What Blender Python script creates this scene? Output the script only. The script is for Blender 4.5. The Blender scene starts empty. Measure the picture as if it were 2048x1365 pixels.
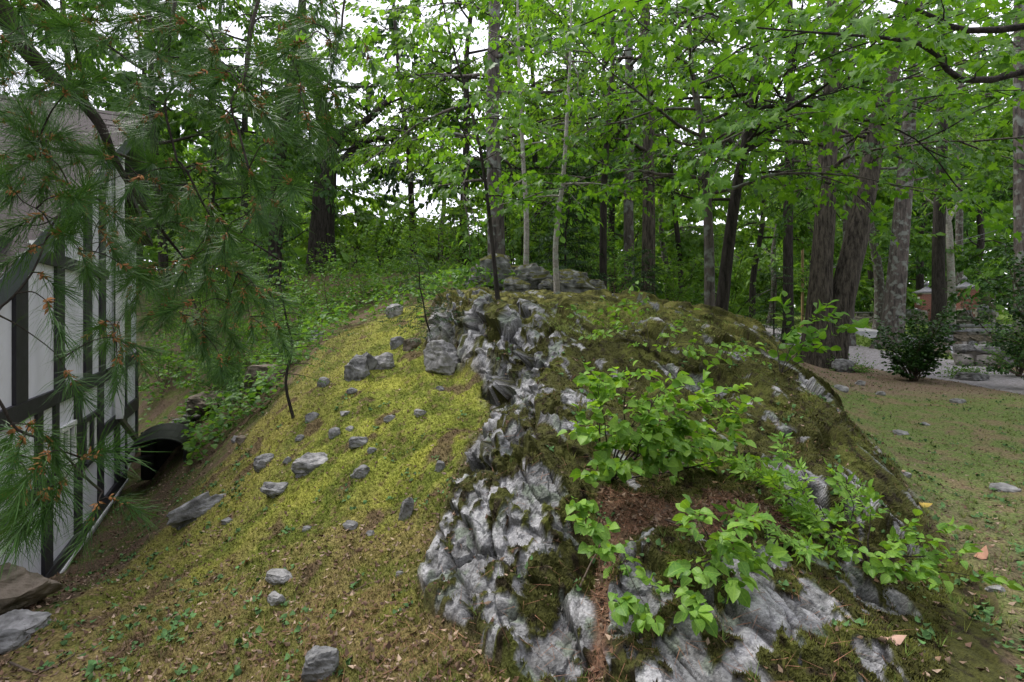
import bpy, math, random
import numpy as np
from mathutils import Vector, Matrix, Quaternion

# ------------------------------------------------------------------ camera, sky, sun, exposure
EYE = 1.6
F = 1024.0
HOR = 630.0
sc = bpy.context.scene
cam_d = bpy.data.cameras.new("camera")
cam = bpy.data.objects.new("camera", cam_d)
sc.collection.objects.link(cam)
cam.location = (0, 0, EYE)
cam.rotation_euler = (math.radians(90), 0, 0)
cam_d.sensor_width = 36.0
cam_d.lens = 18.0
cam_d.shift_y = -(682.5 - HOR) / 2048.0
cam_d.clip_start = 0.05
cam_d.clip_end = 2000
sc.camera = cam

SUN_EL, SUN_AZ = math.radians(56), math.radians(-55)
world = bpy.data.worlds.new("World")
sc.world = world
world.use_nodes = True
wn = world.node_tree.nodes
wl = world.node_tree.links
bg = wn["Background"]
sky = wn.new("ShaderNodeTexSky")
sky.sky_type = 'NISHITA'
sky.sun_disc = False
sky.sun_elevation = SUN_EL
sky.sun_rotation = SUN_AZ
wmix = wn.new("ShaderNodeMix")
wmix.data_type = 'RGBA'
wmix.inputs[0].default_value = 0.86
wmix.inputs[7].default_value = (9.0, 8.9, 9.8, 1)
wl.new(sky.outputs[0], wmix.inputs[6])
wl.new(wmix.outputs[2], bg.inputs[0])
bg.inputs[1].default_value = 0.085

sun_d = bpy.data.lights.new("sun", 'SUN')
sun_d.energy = 1.5
sun_d.angle = math.radians(20)
sun_d.color = (1.0, 0.96, 0.9)
sun = bpy.data.objects.new("sun", sun_d)
sc.collection.objects.link(sun)
sd = Vector((math.sin(SUN_AZ) * math.cos(SUN_EL), math.cos(SUN_AZ) * math.cos(SUN_EL), math.sin(SUN_EL)))
sun.rotation_euler = sd.to_track_quat('Z', 'Y').to_euler()

vs = sc.view_settings
vs.view_transform = 'Standard'
vs.look = 'None'
vs.exposure = 1.38
vs.gamma = 1.0
vs.use_curve_mapping = False
sc.cycles.max_bounces = 6
sc.cycles.diffuse_bounces = 3
sc.cycles.transmission_bounces = 4
sc.cycles.glossy_bounces = 2
sc.cycles.transparent_max_bounces = 6
sc.cycles.sample_clamp_indirect = 6

rng = np.random.default_rng(7)
random.seed(7)
COL = sc.collection

# ------------------------------------------------------------------ helpers
def tag(o, label=None, cat=None, group=None, kind=None):
    if label: o["label"] = label
    if cat: o["category"] = cat
    if group: o["group"] = group
    if kind: o["kind"] = kind
    return o

def empty(name, loc, label, cat, group=None, rz=0.0):
    o = bpy.data.objects.new(name, None)
    COL.objects.link(o)
    o.location = loc
    o.rotation_euler = (0, 0, rz)
    o.empty_display_size = 0.1
    tag(o, label, cat, group)
    return o

def mesh_np(name, V, Fc, mats, smooth=False, col=None, matidx=None):
    """V (n,3); Fc (m,k) constant k or list of arrays of different k"""
    me = bpy.data.meshes.new(name)
    V = np.asarray(V, dtype=np.float32)
    fl = Fc if isinstance(Fc, list) else [Fc]
    fl = [np.asarray(f, dtype=np.int32) for f in fl if len(f)]
    nl = sum(f.size for f in fl)
    npoly = sum(len(f) for f in fl)
    me.vertices.add(len(V)); me.loops.add(nl); me.polygons.add(npoly)
    me.vertices.foreach_set("co", V.ravel())
    me.loops.foreach_set("vertex_index", np.concatenate([f.ravel() for f in fl]))
    tot = np.concatenate([np.full(len(f), f.shape[1], dtype=np.int32) for f in fl])
    st = np.zeros(npoly, dtype=np.int32); st[1:] = np.cumsum(tot)[:-1]
    me.polygons.foreach_set("loop_start", st)
    me.polygons.foreach_set("loop_total", tot)
    me.polygons.foreach_set("use_smooth", np.full(npoly, bool(smooth)))
    if not isinstance(mats, (list, tuple)): mats = [mats]
    for m in mats: me.materials.append(m)
    if matidx is not None:
        me.polygons.foreach_set("material_index", np.asarray(matidx, dtype=np.int32))
    if col is not None:
        a = me.attributes.new("tint", 'FLOAT_COLOR', 'POINT')
        c = np.ones((len(V), 4), dtype=np.float32); c[:, :3] = col
        a.data.foreach_set("color", c.ravel())
    me.update(calc_edges=True)
    return me

def obj(name, me, parent=None, loc=None):
    o = bpy.data.objects.new(name, me)
    COL.objects.link(o)
    if parent is not None: o.parent = parent
    if loc is not None: o.location = loc
    return o

class MB:
    """collects polygons; builds one mesh object"""
    def __init__(s): s.v = []; s.f = {}
    def add(s, V, Fc):
        off = len(s.v)
        s.v.extend([tuple(p) for p in V])
        for f in Fc: s.f.setdefault(len(f), []).append([i + off for i in f])
    def box(s, c, size, M=None):
        x, y, z = [q / 2 for q in size]
        P = [Vector((sx * x, sy * y, sz * z)) for sz in (-1, 1) for sy in (-1, 1) for sx in (-1, 1)]
        if M is not None: P = [M @ p for p in P]
        P = [p + Vector(c) for p in P]
        s.add(P, [(0, 2, 3, 1), (4, 5, 7, 6), (0, 1, 5, 4), (2, 6, 7, 3), (0, 4, 6, 2), (1, 3, 7, 5)])
    def tube(s, pts, radii, n=8, cap=True):
        V, Fq, caps = tube_np(pts, radii, n)
        s.add(V, Fq.tolist() + (caps if cap else []))
    def lathe(s, prof, n=16, c=(0, 0, 0)):
        V = []
        for r, z in prof:
            for k in range(n):
                a = 2 * math.pi * k / n
                V.append((c[0] + r * math.cos(a), c[1] + r * math.sin(a), c[2] + z))
        Fc = []
        for i in range(len(prof) - 1):
            for k in range(n):
                Fc.append((i * n + k, i * n + (k + 1) % n, (i + 1) * n + (k + 1) % n, (i + 1) * n + k))
        s.add(V, Fc)
    def mesh(s, name, mat, smooth=False):
        return mesh_np(name, np.array(s.v), [np.array(f) for f in s.f.values()], mat, smooth)
    def build(s, name, mat, parent=None, smooth=False):
        return obj(name, s.mesh(name, mat, smooth), parent)

def catmull(pts, sub):
    P = np.asarray(pts, float)
    if sub <= 1 or len(P) < 3: return P
    Q = np.vstack([2 * P[0] - P[1], P, 2 * P[-1] - P[-2]])
    out = []
    for i in range(1, len(Q) - 2):
        for k in range(sub):
            t = k / sub
            a, b, c, d = Q[i - 1], Q[i], Q[i + 1], Q[i + 2]
            out.append(0.5 * (2 * b + (c - a) * t + (2 * a - 5 * b + 4 * c - d) * t * t + (3 * b - a - 3 * c + d) * t ** 3))
    out.append(P[-1])
    return np.array(out)

def tube_np(pts, radii, n=8):
    P = np.asarray(pts, float); R = np.asarray(radii, float)
    T = np.gradient(P, axis=0); T /= np.linalg.norm(T, axis=1, keepdims=True) + 1e-9
    up = np.array([0.0, 0.0, 1.0]) if abs(T[0][2]) < 0.9 else np.array([1.0, 0, 0])
    A = np.cross(T, up); A /= np.linalg.norm(A, axis=1, keepdims=True) + 1e-9
    B = np.cross(T, A)
    ang = np.linspace(0, 2 * np.pi, n, endpoint=False)
    V = (P[:, None] + R[:, None, None] * (np.cos(ang)[None, :, None] * A[:, None] + np.sin(ang)[None, :, None] * B[:, None])).reshape(-1, 3)
    i = np.arange(len(P) - 1)[:, None] * n; k = np.arange(n)[None]; k2 = (k + 1) % n
    Fq = np.stack([i + k, i + k2, i + n + k2, i + n + k], -1).reshape(-1, 4)
    return V, Fq, [list(range(n))[::-1], list(range((len(P) - 1) * n, len(P) * n))]

# ---- vectorised gradient noise
_PERM = np.random.default_rng(3).permutation(256)
_PERM = np.concatenate([_PERM, _PERM, _PERM]).astype(np.int32)
_G = np.random.default_rng(4).normal(size=(256, 3)); _G /= np.linalg.norm(_G, axis=1, keepdims=True)
def noise3(x, y, z):
    x, y, z = np.broadcast_arrays(np.asarray(x, float), np.asarray(y, float), np.asarray(z, float))
    xi = np.floor(x).astype(np.int64); yi = np.floor(y).astype(np.int64); zi = np.floor(z).astype(np.int64)
    xf = x - xi; yf = y - yi; zf = z - zi
    xi &= 255; yi &= 255; zi &= 255
    u = xf * xf * xf * (xf * (xf * 6 - 15) + 10); v = yf * yf * yf * (yf * (yf * 6 - 15) + 10); w = zf * zf * zf * (zf * (zf * 6 - 15) + 10)
    def g(a, b, c):
        h = _PERM[_PERM[_PERM[(xi + a) & 255] + ((yi + b) & 255)] + ((zi + c) & 255)]
        q = _G[h]
        return q[..., 0] * (xf - a) + q[..., 1] * (yf - b) + q[..., 2] * (zf - c)
    def L(a, b, t): return a + (b - a) * t
    return 1.6 * L(L(L(g(0,0,0), g(1,0,0), u), L(g(0,1,0), g(1,1,0), u), v), L(L(g(0,0,1), g(1,0,1), u), L(g(0,1,1), g(1,1,1), u), v), w)
def noise2(x, y, z):
    x = np.asarray(x, np.float32); y = np.asarray(y, np.float32)
    x0 = np.floor(x); y0 = np.floor(y); xf = x - x0; yf = y - y0
    k = int(z * 10.0) * 7 % 251
    xi = x0.astype(np.int32) & 255; yi = (y0.astype(np.int32) + k) & 255
    xa = _PERM[xi]; xb = _PERM[(xi + 1) & 255]; yb = (yi + 1) & 255
    u = xf * xf * (3 - 2 * xf); v = yf * yf * (3 - 2 * yf)
    def g(h, dx, dy): return _GX[h] * dx + _GY[h] * dy
    n0 = g(_PERM[xa + yi], xf, yf); n1 = g(_PERM[xb + yi], xf - 1, yf)
    n2 = g(_PERM[xa + yb], xf, yf - 1); n3 = g(_PERM[xb + yb], xf - 1, yf - 1)
    p = n0 + (n1 - n0) * u; q = n2 + (n3 - n2) * u
    return 1.45 * (p + (q - p) * v)
_ga = np.random.default_rng(5).uniform(0, 2 * np.pi, 256)
_GX = np.cos(_ga).astype(np.float32); _GY = np.sin(_ga).astype(np.float32)
def fbm(x, y, z, oct=4, gain=0.5):
    s = 0; a = 1.0; t = 0
    flat2 = np.ndim(z) == 0
    for o in range(oct):
        k = 2.0 ** o
        if flat2: s = s + a * noise2(np.asarray(x) * k + 17.3 * o, np.asarray(y) * k + 5.1 * o, z + o * 3.7)
        else: s = s + a * noise3(np.asarray(x) * k + 17.3 * o, np.asarray(y) * k + 5.1 * o, np.asarray(z) * k + 9.7 * o)
        t += a; a *= gain
    return s / t
def hash2(i, j, k=0):
    return _PERM[_PERM[(i & 255)] + ((j + 37 * k) & 255)] / np.float32(255.0)
def facets(s, n, seed=0, k=9.0):
    """Worley cells, each a randomly tilted and raised plane, softly joined; returns height and distance to the cell edge"""
    s = np.asarray(s, np.float32); n = np.asarray(n, np.float32)
    si = np.floor(s).astype(np.int32); ni = np.floor(n).astype(np.int32)
    d1 = np.full(s.shape, 9.0, np.float32); d2 = d1.copy(); hs = np.zeros(s.shape, np.float32); ws = hs + 1e-9
    for a in (-1, 0, 1):
        for b in (-1, 0, 1):
            ci = si + a; cj = ni + b
            px = ci + hash2(ci, cj, 1 + seed); py = cj + hash2(ci, cj, 2 + seed)
            d = np.hypot(s - px, n - py)
            h = (hash2(ci, cj, 3 + seed) - 0.5) + 0.9 * (hash2(ci, cj, 4 + seed) - 0.5) * (s - px) + 1.3 * (hash2(ci, cj, 5 + seed) - 0.5) * (n - py)
            w = np.exp(-k * d * d * 1.6)
            hs += w * h; ws += w
            near = d < d1
            d2 = np.where(near, d1, np.minimum(d2, d)); d1 = np.where(near, d, d1)
    return hs / ws, d2 - d1
def hash3(i, j, k, q):
    return _PERM[_PERM[_PERM[i & 255] + (j & 255)] + ((k + 31 * q) & 255)] / np.float32(255.0)
def facets3(x, y, z, seed=0, k=14.0):
    """3-D cells with randomly raised and tilted faces; height and distance to the nearest cell border"""
    x = np.asarray(x, np.float32); y = np.asarray(y, np.float32); z = np.asarray(z, np.float32)
    xi = np.floor(x).astype(np.int32); yi = np.floor(y).astype(np.int32); zi = np.floor(z).astype(np.int32)
    d1 = np.full(x.shape, 9.0, np.float32); d2 = d1.copy(); hs = np.zeros(x.shape, np.float32); ws = hs + 1e-30
    for a in (-1, 0, 1):
        for b in (-1, 0, 1):
            for c in (-1, 0, 1):
                i, j, l = xi + a, yi + b, zi + c
                dx = x - i - hash3(i, j, l, seed + 1); dy = y - j - hash3(i, j, l, seed + 2); dz_ = z - l - hash3(i, j, l, seed + 3)
                d = np.sqrt(dx * dx + dy * dy + dz_ * dz_)
                h = hash3(i, j, l, seed + 4) - .5 + .8 * (hash3(i, j, l, seed + 5) - .5) * dx + .8 * (hash3(i, j, l, seed + 6) - .5) * dy
                w = np.exp(-k * d * d); hs += w * h; ws += w
                near = d < d1
                d2 = np.where(near, d1, np.minimum(d2, d)); d1 = np.where(near, d, d1)
    return hs / ws, d2 - d1
def sstep(a, b, x):
    t = np.clip((x - a) / (b - a), 0, 1); return t * t * (3 - 2 * t)
def in_poly(x, y, poly):
    r = np.zeros(x.shape, bool); n = len(poly)
    for i in range(n):
        x1, y1 = poly[i]; x2, y2 = poly[(i + 1) % n]
        if y1 == y2: continue
        c = ((y1 > y) != (y2 > y)) & (x < (x2 - x1) * (y - y1) / (y2 - y1) + x1)
        r ^= c
    return r

# ---- pixel of the photograph + distance -> point
def W(px, py, d):
    return np.array([(px - 1024.0) / F * d, d, EYE + (HOR - py) / F * d])

# ------------------------------------------------------------------ materials
def nt(m):
    m.use_nodes = True
    return m.node_tree.nodes, m.node_tree.links
def mat(name, color, rough=0.8, var=0.25, scale=8.0, bump=0.3, bscale=40.0, metal=0.0, stretch=(1, 1, 1), dark=None, spec=0.3, attr=False, detail=6.0, bdist=0.02):
    m = bpy.data.materials.new(name); n, l = nt(m)
    b = n["Principled BSDF"]
    b.inputs["Roughness"].default_value = rough; b.inputs["Metallic"].default_value = metal
    b.inputs["Specular IOR Level"].default_value = spec
    tc = n.new("ShaderNodeTexCoord"); mp = n.new("ShaderNodeMapping"); mp.inputs[3].default_value = stretch
    l.new(tc.outputs["Object"], mp.inputs[0])
    no = n.new("ShaderNodeTexNoise"); no.inputs["Scale"].default_value = scale; no.inputs["Detail"].default_value = detail
    l.new(mp.outputs[0], no.inputs["Vector"])
    if attr:
        at = n.new("ShaderNodeAttribute"); at.attribute_name = "tint"
        mr = n.new("ShaderNodeMapRange"); mr.inputs[1].default_value = 0.36; mr.inputs[2].default_value = 0.64
        mr.inputs[3].default_value = 1 - var; mr.inputs[4].default_value = 1 + var
        l.new(no.outputs[0], mr.inputs[0])
        mx = n.new("ShaderNodeVectorMath"); mx.operation = 'SCALE'
        l.new(at.outputs["Color"], mx.inputs[0]); l.new(mr.outputs[0], mx.inputs[3])
        l.new(mx.outputs[0], b.inputs["Base Color"])
    else:
        cr = n.new("ShaderNodeValToRGB")
        c = np.array(color); lo = np.array(dark) if dark is not None else c * (1 - var); hi = np.clip(c * (1 + var), 0, 0.9)
        cr.color_ramp.elements[0].position = 0.3; cr.color_ramp.elements[0].color = (*lo, 1)
        cr.color_ramp.elements[1].position = 0.7; cr.color_ramp.elements[1].color = (*hi, 1)
        l.new(no.outputs[0], cr.inputs[0]); l.new(cr.outputs[0], b.inputs["Base Color"])
    if bump > 0:
        nb = n.new("ShaderNodeTexNoise"); nb.inputs["Scale"].default_value = bscale; nb.inputs["Detail"].default_value = 8
        nb.inputs["Roughness"].default_value = 0.65
        l.new(mp.outputs[0], nb.inputs["Vector"])
        bp = n.new("ShaderNodeBump"); bp.inputs["Strength"].default_value = bump; bp.inputs["Distance"].default_value = bdist
        l.new(nb.outputs[0], bp.inputs["Height"]); l.new(bp.outputs[0], b.inputs["Normal"])
    return m

def leaf_mat(name, c1, c2, trans=0.45, rough=0.5, attr=True, tcol=None):
    m = bpy.data.materials.new(name); n, l = nt(m)
    b = n["Principled BSDF"]; b.inputs["Roughness"].default_value = rough; b.inputs["Specular IOR Level"].default_value = 0.22
    cr = n.new("ShaderNodeValToRGB")
    cr.color_ramp.elements[0].color = (*c1, 1); cr.color_ramp.elements[1].color = (*c2, 1)
    if attr:
        at = n.new("ShaderNodeAttribute"); at.attribute_name = "tint"
        l.new(at.outputs["Fac"], cr.inputs[0])
    else:
        oi = n.new("ShaderNodeObjectInfo")
        tc = n.new("ShaderNodeTexCoord"); no = n.new("ShaderNodeTexNoise"); no.inputs["Scale"].default_value = 7; l.new(tc.outputs["Object"], no.inputs["Vector"])
        ad = n.new("ShaderNodeMath"); ad.operation = 'MULTIPLY_ADD'; ad.inputs[1].default_value = 0.7; l.new(oi.outputs["Random"], ad.inputs[0])
        mr = n.new("ShaderNodeMapRange"); mr.inputs[1].default_value = .3; mr.inputs[2].default_value = .7; mr.inputs[3].default_value = -.15; mr.inputs[4].default_value = .35
        l.new(no.outputs[0], mr.inputs[0]); l.new(mr.outputs[0], ad.inputs[2])
        # pale midrib
        sx = n.new("ShaderNodeSeparateXYZ"); l.new(tc.outputs["Object"], sx.inputs[0]); ab = n.new("ShaderNodeMath"); ab.operation = 'ABSOLUTE'; l.new(sx.outputs[0], ab.inputs[0])
        lt = n.new("ShaderNodeMath"); lt.operation = 'LESS_THAN'; lt.inputs[1].default_value = .022; l.new(ab.outputs[0], lt.inputs[0])
        a2 = n.new("ShaderNodeMath"); a2.operation = 'MULTIPLY_ADD'; a2.inputs[1].default_value = .45; l.new(lt.outputs[0], a2.inputs[0]); l.new(ad.outputs[0], a2.inputs[2])
        l.new(a2.outputs[0], cr.inputs[0])
    l.new(cr.outputs[0], b.inputs["Base Color"])
    tr = n.new("ShaderNodeBsdfTranslucent")
    hs = n.new("ShaderNodeMix"); hs.data_type = 'RGBA'; hs.blend_type = 'MULTIPLY'; hs.inputs[0].default_value = 1
    hs.inputs[7].default_value = (*(tcol or (1.5, 1.45, 0.5)), 1)
    l.new(cr.outputs[0], hs.inputs[6]); l.new(hs.outputs[2], tr.inputs[0])
    mx = n.new("ShaderNodeMixShader"); mx.inputs[0].default_value = trans
    l.new(b.outputs[0], mx.inputs[1]); l.new(tr.outputs[0], mx.inputs[2])
    l.new(mx.outputs[0], n["Material Output"].inputs[0])
    return m

def bark_mat(name, c, lo, sc_=14.0, bump=0.8, lich=None, vz=0.18):
    m = bpy.data.materials.new(name); n, l = nt(m)
    b = n["Principled BSDF"]; b.inputs["Roughness"].default_value = 0.92; b.inputs["Specular IOR Level"].default_value = 0.15
    tc = n.new("ShaderNodeTexCoord"); mp = n.new("ShaderNodeMapping"); mp.inputs[3].default_value = (1, 1, vz)
    l.new(tc.outputs["Object"], mp.inputs[0])
    no = n.new("ShaderNodeTexNoise"); no.inputs["Scale"].default_value = sc_; no.inputs["Detail"].default_value = 7; no.inputs["Roughness"].default_value = 0.7
    l.new(mp.outputs[0], no.inputs["Vector"])
    cr = n.new("ShaderNodeValToRGB")
    cr.color_ramp.elements[0].position = 0.38; cr.color_ramp.elements[0].color = (*lo, 1)
    cr.color_ramp.elements[1].position = 0.62; cr.color_ramp.elements[1].color = (*c, 1)
    l.new(no.outputs[0], cr.inputs[0])
    last = cr.outputs[0]
    if lich:
        n2 = n.new("ShaderNodeTexNoise"); n2.inputs["Scale"].default_value = 5; n2.inputs["Detail"].default_value = 6
        l.new(tc.outputs["Object"], n2.inputs["Vector"])
        r2 = n.new("ShaderNodeValToRGB"); r2.color_ramp.elements[0].position = 0.52; r2.color_ramp.elements[1].position = 0.62
        l.new(n2.outputs[0], r2.inputs[0])
        mx = n.new("ShaderNodeMix"); mx.data_type = 'RGBA'; mx.inputs[7].default_value = (*lich, 1)
        l.new(r2.outputs[0], mx.inputs[0]); l.new(last, mx.inputs[6]); last = mx.outputs[2]
    l.new(last, b.inputs["Base Color"])
    bp = n.new("ShaderNodeBump"); bp.inputs["Strength"].default_value = bump; bp.inputs["Distance"].default_value = 0.04
    l.new(no.outputs[0], bp.inputs["Height"]); l.new(bp.outputs[0], b.inputs["Normal"])
    return m

M = {}
M['ground'] = mat('moss_and_soil', (1, 1, 1), 0.95, 0.45, 55, 0.9, 140, attr=True, spec=0.1, bdist=0.02)
M['rockground'] = mat('lichen_rock', (1, 1, 1), 0.92, 0.26, 75, 0.9, 60, attr=True, spec=0.2, bdist=0.02)
M['gravel'] = mat('gravel', (1, 1, 1), 0.9, 0.25, 30, 0.5, 60, attr=True, spec=0.2)
M['fuzz'] = mat('moss_tufts', (1, 1, 1), 0.9, 0.1, 20, 0, attr=True, spec=0.1)
M['stone'] = mat('weathered_stone', (0.18, 0.18, 0.178), 0.9, 0.6, 9, 0.9, 22, dark=(0.05, 0.05, 0.048), spec=0.2)
def mossy(name):
    m = mat(name, (0.20, 0.20, 0.195), 0.9, 0.6, 7, 0.9, 20, dark=(0.05, 0.05, 0.048), spec=0.15); n, l = nt(m); b = n["Principled BSDF"]
    src = b.inputs["Base Color"].links[0].from_socket
    ge = n.new("ShaderNodeNewGeometry"); sx = n.new("ShaderNodeSeparateXYZ"); l.new(ge.outputs["Normal"], sx.inputs[0])
    tc = n.new("ShaderNodeTexCoord"); no = n.new("ShaderNodeTexNoise"); no.inputs["Scale"].default_value = 5; no.inputs["Detail"].default_value = 8; l.new(tc.outputs["Object"], no.inputs["Vector"])
    ad = n.new("ShaderNodeMath"); ad.operation = 'MULTIPLY_ADD'; ad.inputs[1].default_value = .35; l.new(sx.outputs[2], ad.inputs[0]); l.new(no.outputs[0], ad.inputs[2])
    cr = n.new("ShaderNodeValToRGB"); cr.color_ramp.elements[0].position = .66; cr.color_ramp.elements[1].position = .74; l.new(ad.outputs[0], cr.inputs[0])
    mx = n.new("ShaderNodeMix"); mx.data_type = 'RGBA'; mx.inputs[7].default_value = (.085, .085, .022, 1); l.new(cr.outputs[0], mx.inputs[0]); l.new(src, mx.inputs[6]); l.new(mx.outputs[2], b.inputs["Base Color"])
    return m
M['stone_mossy'] = mossy('mossy_boulder')
M['stone_brown'] = mat('brown_stone', (0.17, 0.14, 0.11), 0.9, 0.4, 7, 0.7, 20, dark=(0.06, 0.055, 0.035), spec=0.2)
M['stone_pale'] = mat('pale_stone', (0.25, 0.245, 0.24), 0.9, 0.5, 12, 0.7, 30, dark=(0.10, 0.10, 0.095), spec=0.2)
M['flag'] = mat('flagstone', (0.24, 0.23, 0.23), 0.9, 0.35, 8, 0.6, 20, dark=(0.11, 0.1, 0.1), spec=0.2)
M['bark_big'] = bark_mat('furrowed_bark', (0.115, 0.10, 0.08), (0.022, 0.019, 0.015), 16, 1.0)
M['bark_dark'] = bark_mat('dark_bark', (0.06, 0.052, 0.045), (0.018, 0.016, 0.014), 16, 0.9)
M['bark_grey'] = bark_mat('grey_bark', (0.14, 0.12, 0.105), (0.045, 0.04, 0.036), 12, 0.6, (0.19, 0.205, 0.18))
M['bark_pale'] = bark_mat('pale_bark', (0.38, 0.35, 0.32), (0.20, 0.18, 0.16), 14, 0.4, (0.33, 0.36, 0.30), vz=1.2)
M['bark_pine'] = bark_mat('pine_twig_bark', (0.085, 0.07, 0.06), (0.03, 0.025, 0.022), 40, 0.8, vz=0.6)
M['twig'] = mat('twig', (0.10, 0.075, 0.055), 0.9, 0.3, 30, 0)
M['leaf_near'] = leaf_mat('broad_leaf', (0.085, 0.20, 0.03), (0.24, 0.40, 0.065), 0.38, 0.45, attr=False)
M['leaf_near_s'] = leaf_mat('broad_leaf_mass', (0.085, 0.20, 0.03), (0.24, 0.40, 0.065), 0.38, 0.45)
M['leaf_maple'] = leaf_mat('maple_leaf', (0.055, 0.15, 0.02), (0.13, 0.27, 0.03), 0.5, 0.45, attr=False)
M['leaf_maple_s'] = leaf_mat('maple_leaf_mass', (0.055, 0.15, 0.02), (0.13, 0.27, 0.03), 0.5, 0.45)
M['leaf_sap'] = leaf_mat('sapling_leaf', (0.08, 0.20, 0.025), (0.16, 0.31, 0.04), 0.5, 0.45, attr=False)
M['leaf_sap_s'] = leaf_mat('sapling_leaf_mass', (0.08, 0.20, 0.025), (0.16, 0.31, 0.04), 0.5, 0.45)
M['leaf_a'] = leaf_mat('tree_leaf_mid', (0.055, 0.13, 0.025), (0.13, 0.25, 0.045), 0.5, 0.5)
M['leaf_b'] = leaf_mat('tree_leaf_light', (0.08, 0.17, 0.03), (0.17, 0.29, 0.06), 0.5, 0.5)
M['leaf_c'] = leaf_mat('tree_leaf_dark', (0.028, 0.08, 0.02), (0.07, 0.15, 0.03), 0.42, 0.5)
M['leaf_conifer'] = leaf_mat('conifer_needles', (0.018, 0.05, 0.02), (0.05, 0.105, 0.035), 0.25, 0.5)
M['leaf_shrub'] = leaf_mat('understory_leaf', (0.06, 0.15, 0.035), (0.15, 0.28, 0.06), 0.42, 0.5)
M['leaf_dark'] = leaf_mat('rhododendron_leaf', (0.012, 0.04, 0.01), (0.05, 0.12, 0.025), 0.25, 0.35)
M['needle'] = leaf_mat('pine_needle', (0.03, 0.085, 0.022), (0.085, 0.18, 0.04), 0.25, 0.45, tcol=(1.3, 1.3, 0.5))
M['bud'] = mat('orange_brown_buds', (0.33, 0.155, 0.055), 0.8, 0.4, 80, 0)
M['litter'] = mat('dead_leaves', (1, 1, 1), 0.85, 0.2, 40, 0, attr=True, spec=0.2)
M['stucco'] = mat('white_stucco', (0.58, 0.58, 0.64), 0.85, 0.16, 2.5, 0.45, 60, stretch=(1, 1, .35))
M['timber'] = mat('black_timber', (0.022, 0.021, 0.026), 0.6, 0.3, 10, 0.3, 60, spec=0.35)
M['rake'] = mat('grey_green_trim', (0.06, 0.07, 0.075), 0.65, 0.2, 6, 0.2, 50)
M['shingle'] = mat('roof_shingle', (0.036, 0.026, 0.028), 0.9, 0.3, 12, 0.5, 80)
M['white'] = mat('white_paint', (0.62, 0.62, 0.62), 0.6, 0.12, 8, 0.1, 40)
M['concrete'] = mat('grey_foundation', (0.36, 0.36, 0.38), 0.9, 0.2, 5, 0.4, 40)
M['blackmetal'] = mat('black_metal', (0.012, 0.012, 0.013), 0.5, 0.3, 10, 0.1, 50, spec=0.4)
M['bronze'] = mat('old_bronze', (0.10, 0.085, 0.07), 0.6, 0.3, 10, 0.1, 50)
M['curtain'] = mat('dim_interior', (0.035, 0.04, 0.05), 0.9, 0.3, 4, 0)
M['pole'] = mat('utility_pole_wood', (0.27, 0.18, 0.10), 0.85, 0.25, 10, 0.3, 40, stretch=(1, 1, .1))
M['wire'] = mat('wire_grey', (0.2, 0.2, 0.22), 0.5, 0.1, 5, 0)
M['capstone'] = mat('grey_cap_stone', (0.20, 0.20, 0.215), 0.85, 0.25, 8, 0.4, 30)
M['quoin'] = mat('cream_quoin_stone', (0.46, 0.39, 0.33), 0.85, 0.2, 6, 0.3, 30)
M['fieldstone'] = mat('field_stone', (0.26, 0.24, 0.22), 0.9, 0.45, 3, 0.6, 20, dark=(0.08, 0.075, 0.065))
M['plaque'] = mat('white_plaque', (0.62, 0.6, 0.58), 0.6, 0.08, 4, 0)
M['mortar'] = mat('dark_mortar', (0.11, 0.10, 0.085), 0.95, 0.3, 10, 0.3, 30)
def glass_mat():
    m = bpy.data.materials.new('window_glass'); n, l = nt(m); b = n["Principled BSDF"]
    b.inputs["Base Color"].default_value = (0.02, 0.025, 0.03, 1); b.inputs["Roughness"].default_value = 0.08
    b.inputs["Specular IOR Level"].default_value = 0.6
    return m
M['glass'] = glass_mat()
def brick_mat():
    m = bpy.data.materials.new('red_brick'); n, l = nt(m); b = n["Principled BSDF"]; b.inputs["Roughness"].default_value = 0.9
    tc = n.new("ShaderNodeTexCoord"); mp = n.new("ShaderNodeMapping"); mp.inputs[2].default_value = (math.radians(90), 0, 0)
    sx = n.new("ShaderNodeSeparateXYZ"); ad = n.new("ShaderNodeMath"); cb = n.new("ShaderNodeCombineXYZ")
    l.new(tc.outputs["Object"], sx.inputs[0]); l.new(sx.outputs[0], ad.inputs[0]); l.new(sx.outputs[1], ad.inputs[1])
    l.new(ad.outputs[0], cb.inputs[0]); l.new(sx.outputs[2], cb.inputs[1])
    br = n.new("ShaderNodeTexBrick"); br.inputs["Scale"].default_value = 1.0
    br.inputs["Color1"].default_value = (0.30, 0.09, 0.06, 1); br.inputs["Color2"].default_value = (0.20, 0.06, 0.045, 1)
    br.inputs["Mortar"].default_value = (0.28, 0.22, 0.2, 1); br.inputs["Mortar Size"].default_value = 0.008
    br.inputs["Brick Width"].default_value = 0.22; br.inputs["Row Height"].default_value = 0.075
    l.new(cb.outputs[0], br.inputs["Vector"]); l.new(br.outputs[0], b.inputs["Base Color"])
    return m
M['brick'] = brick_mat()
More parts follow.
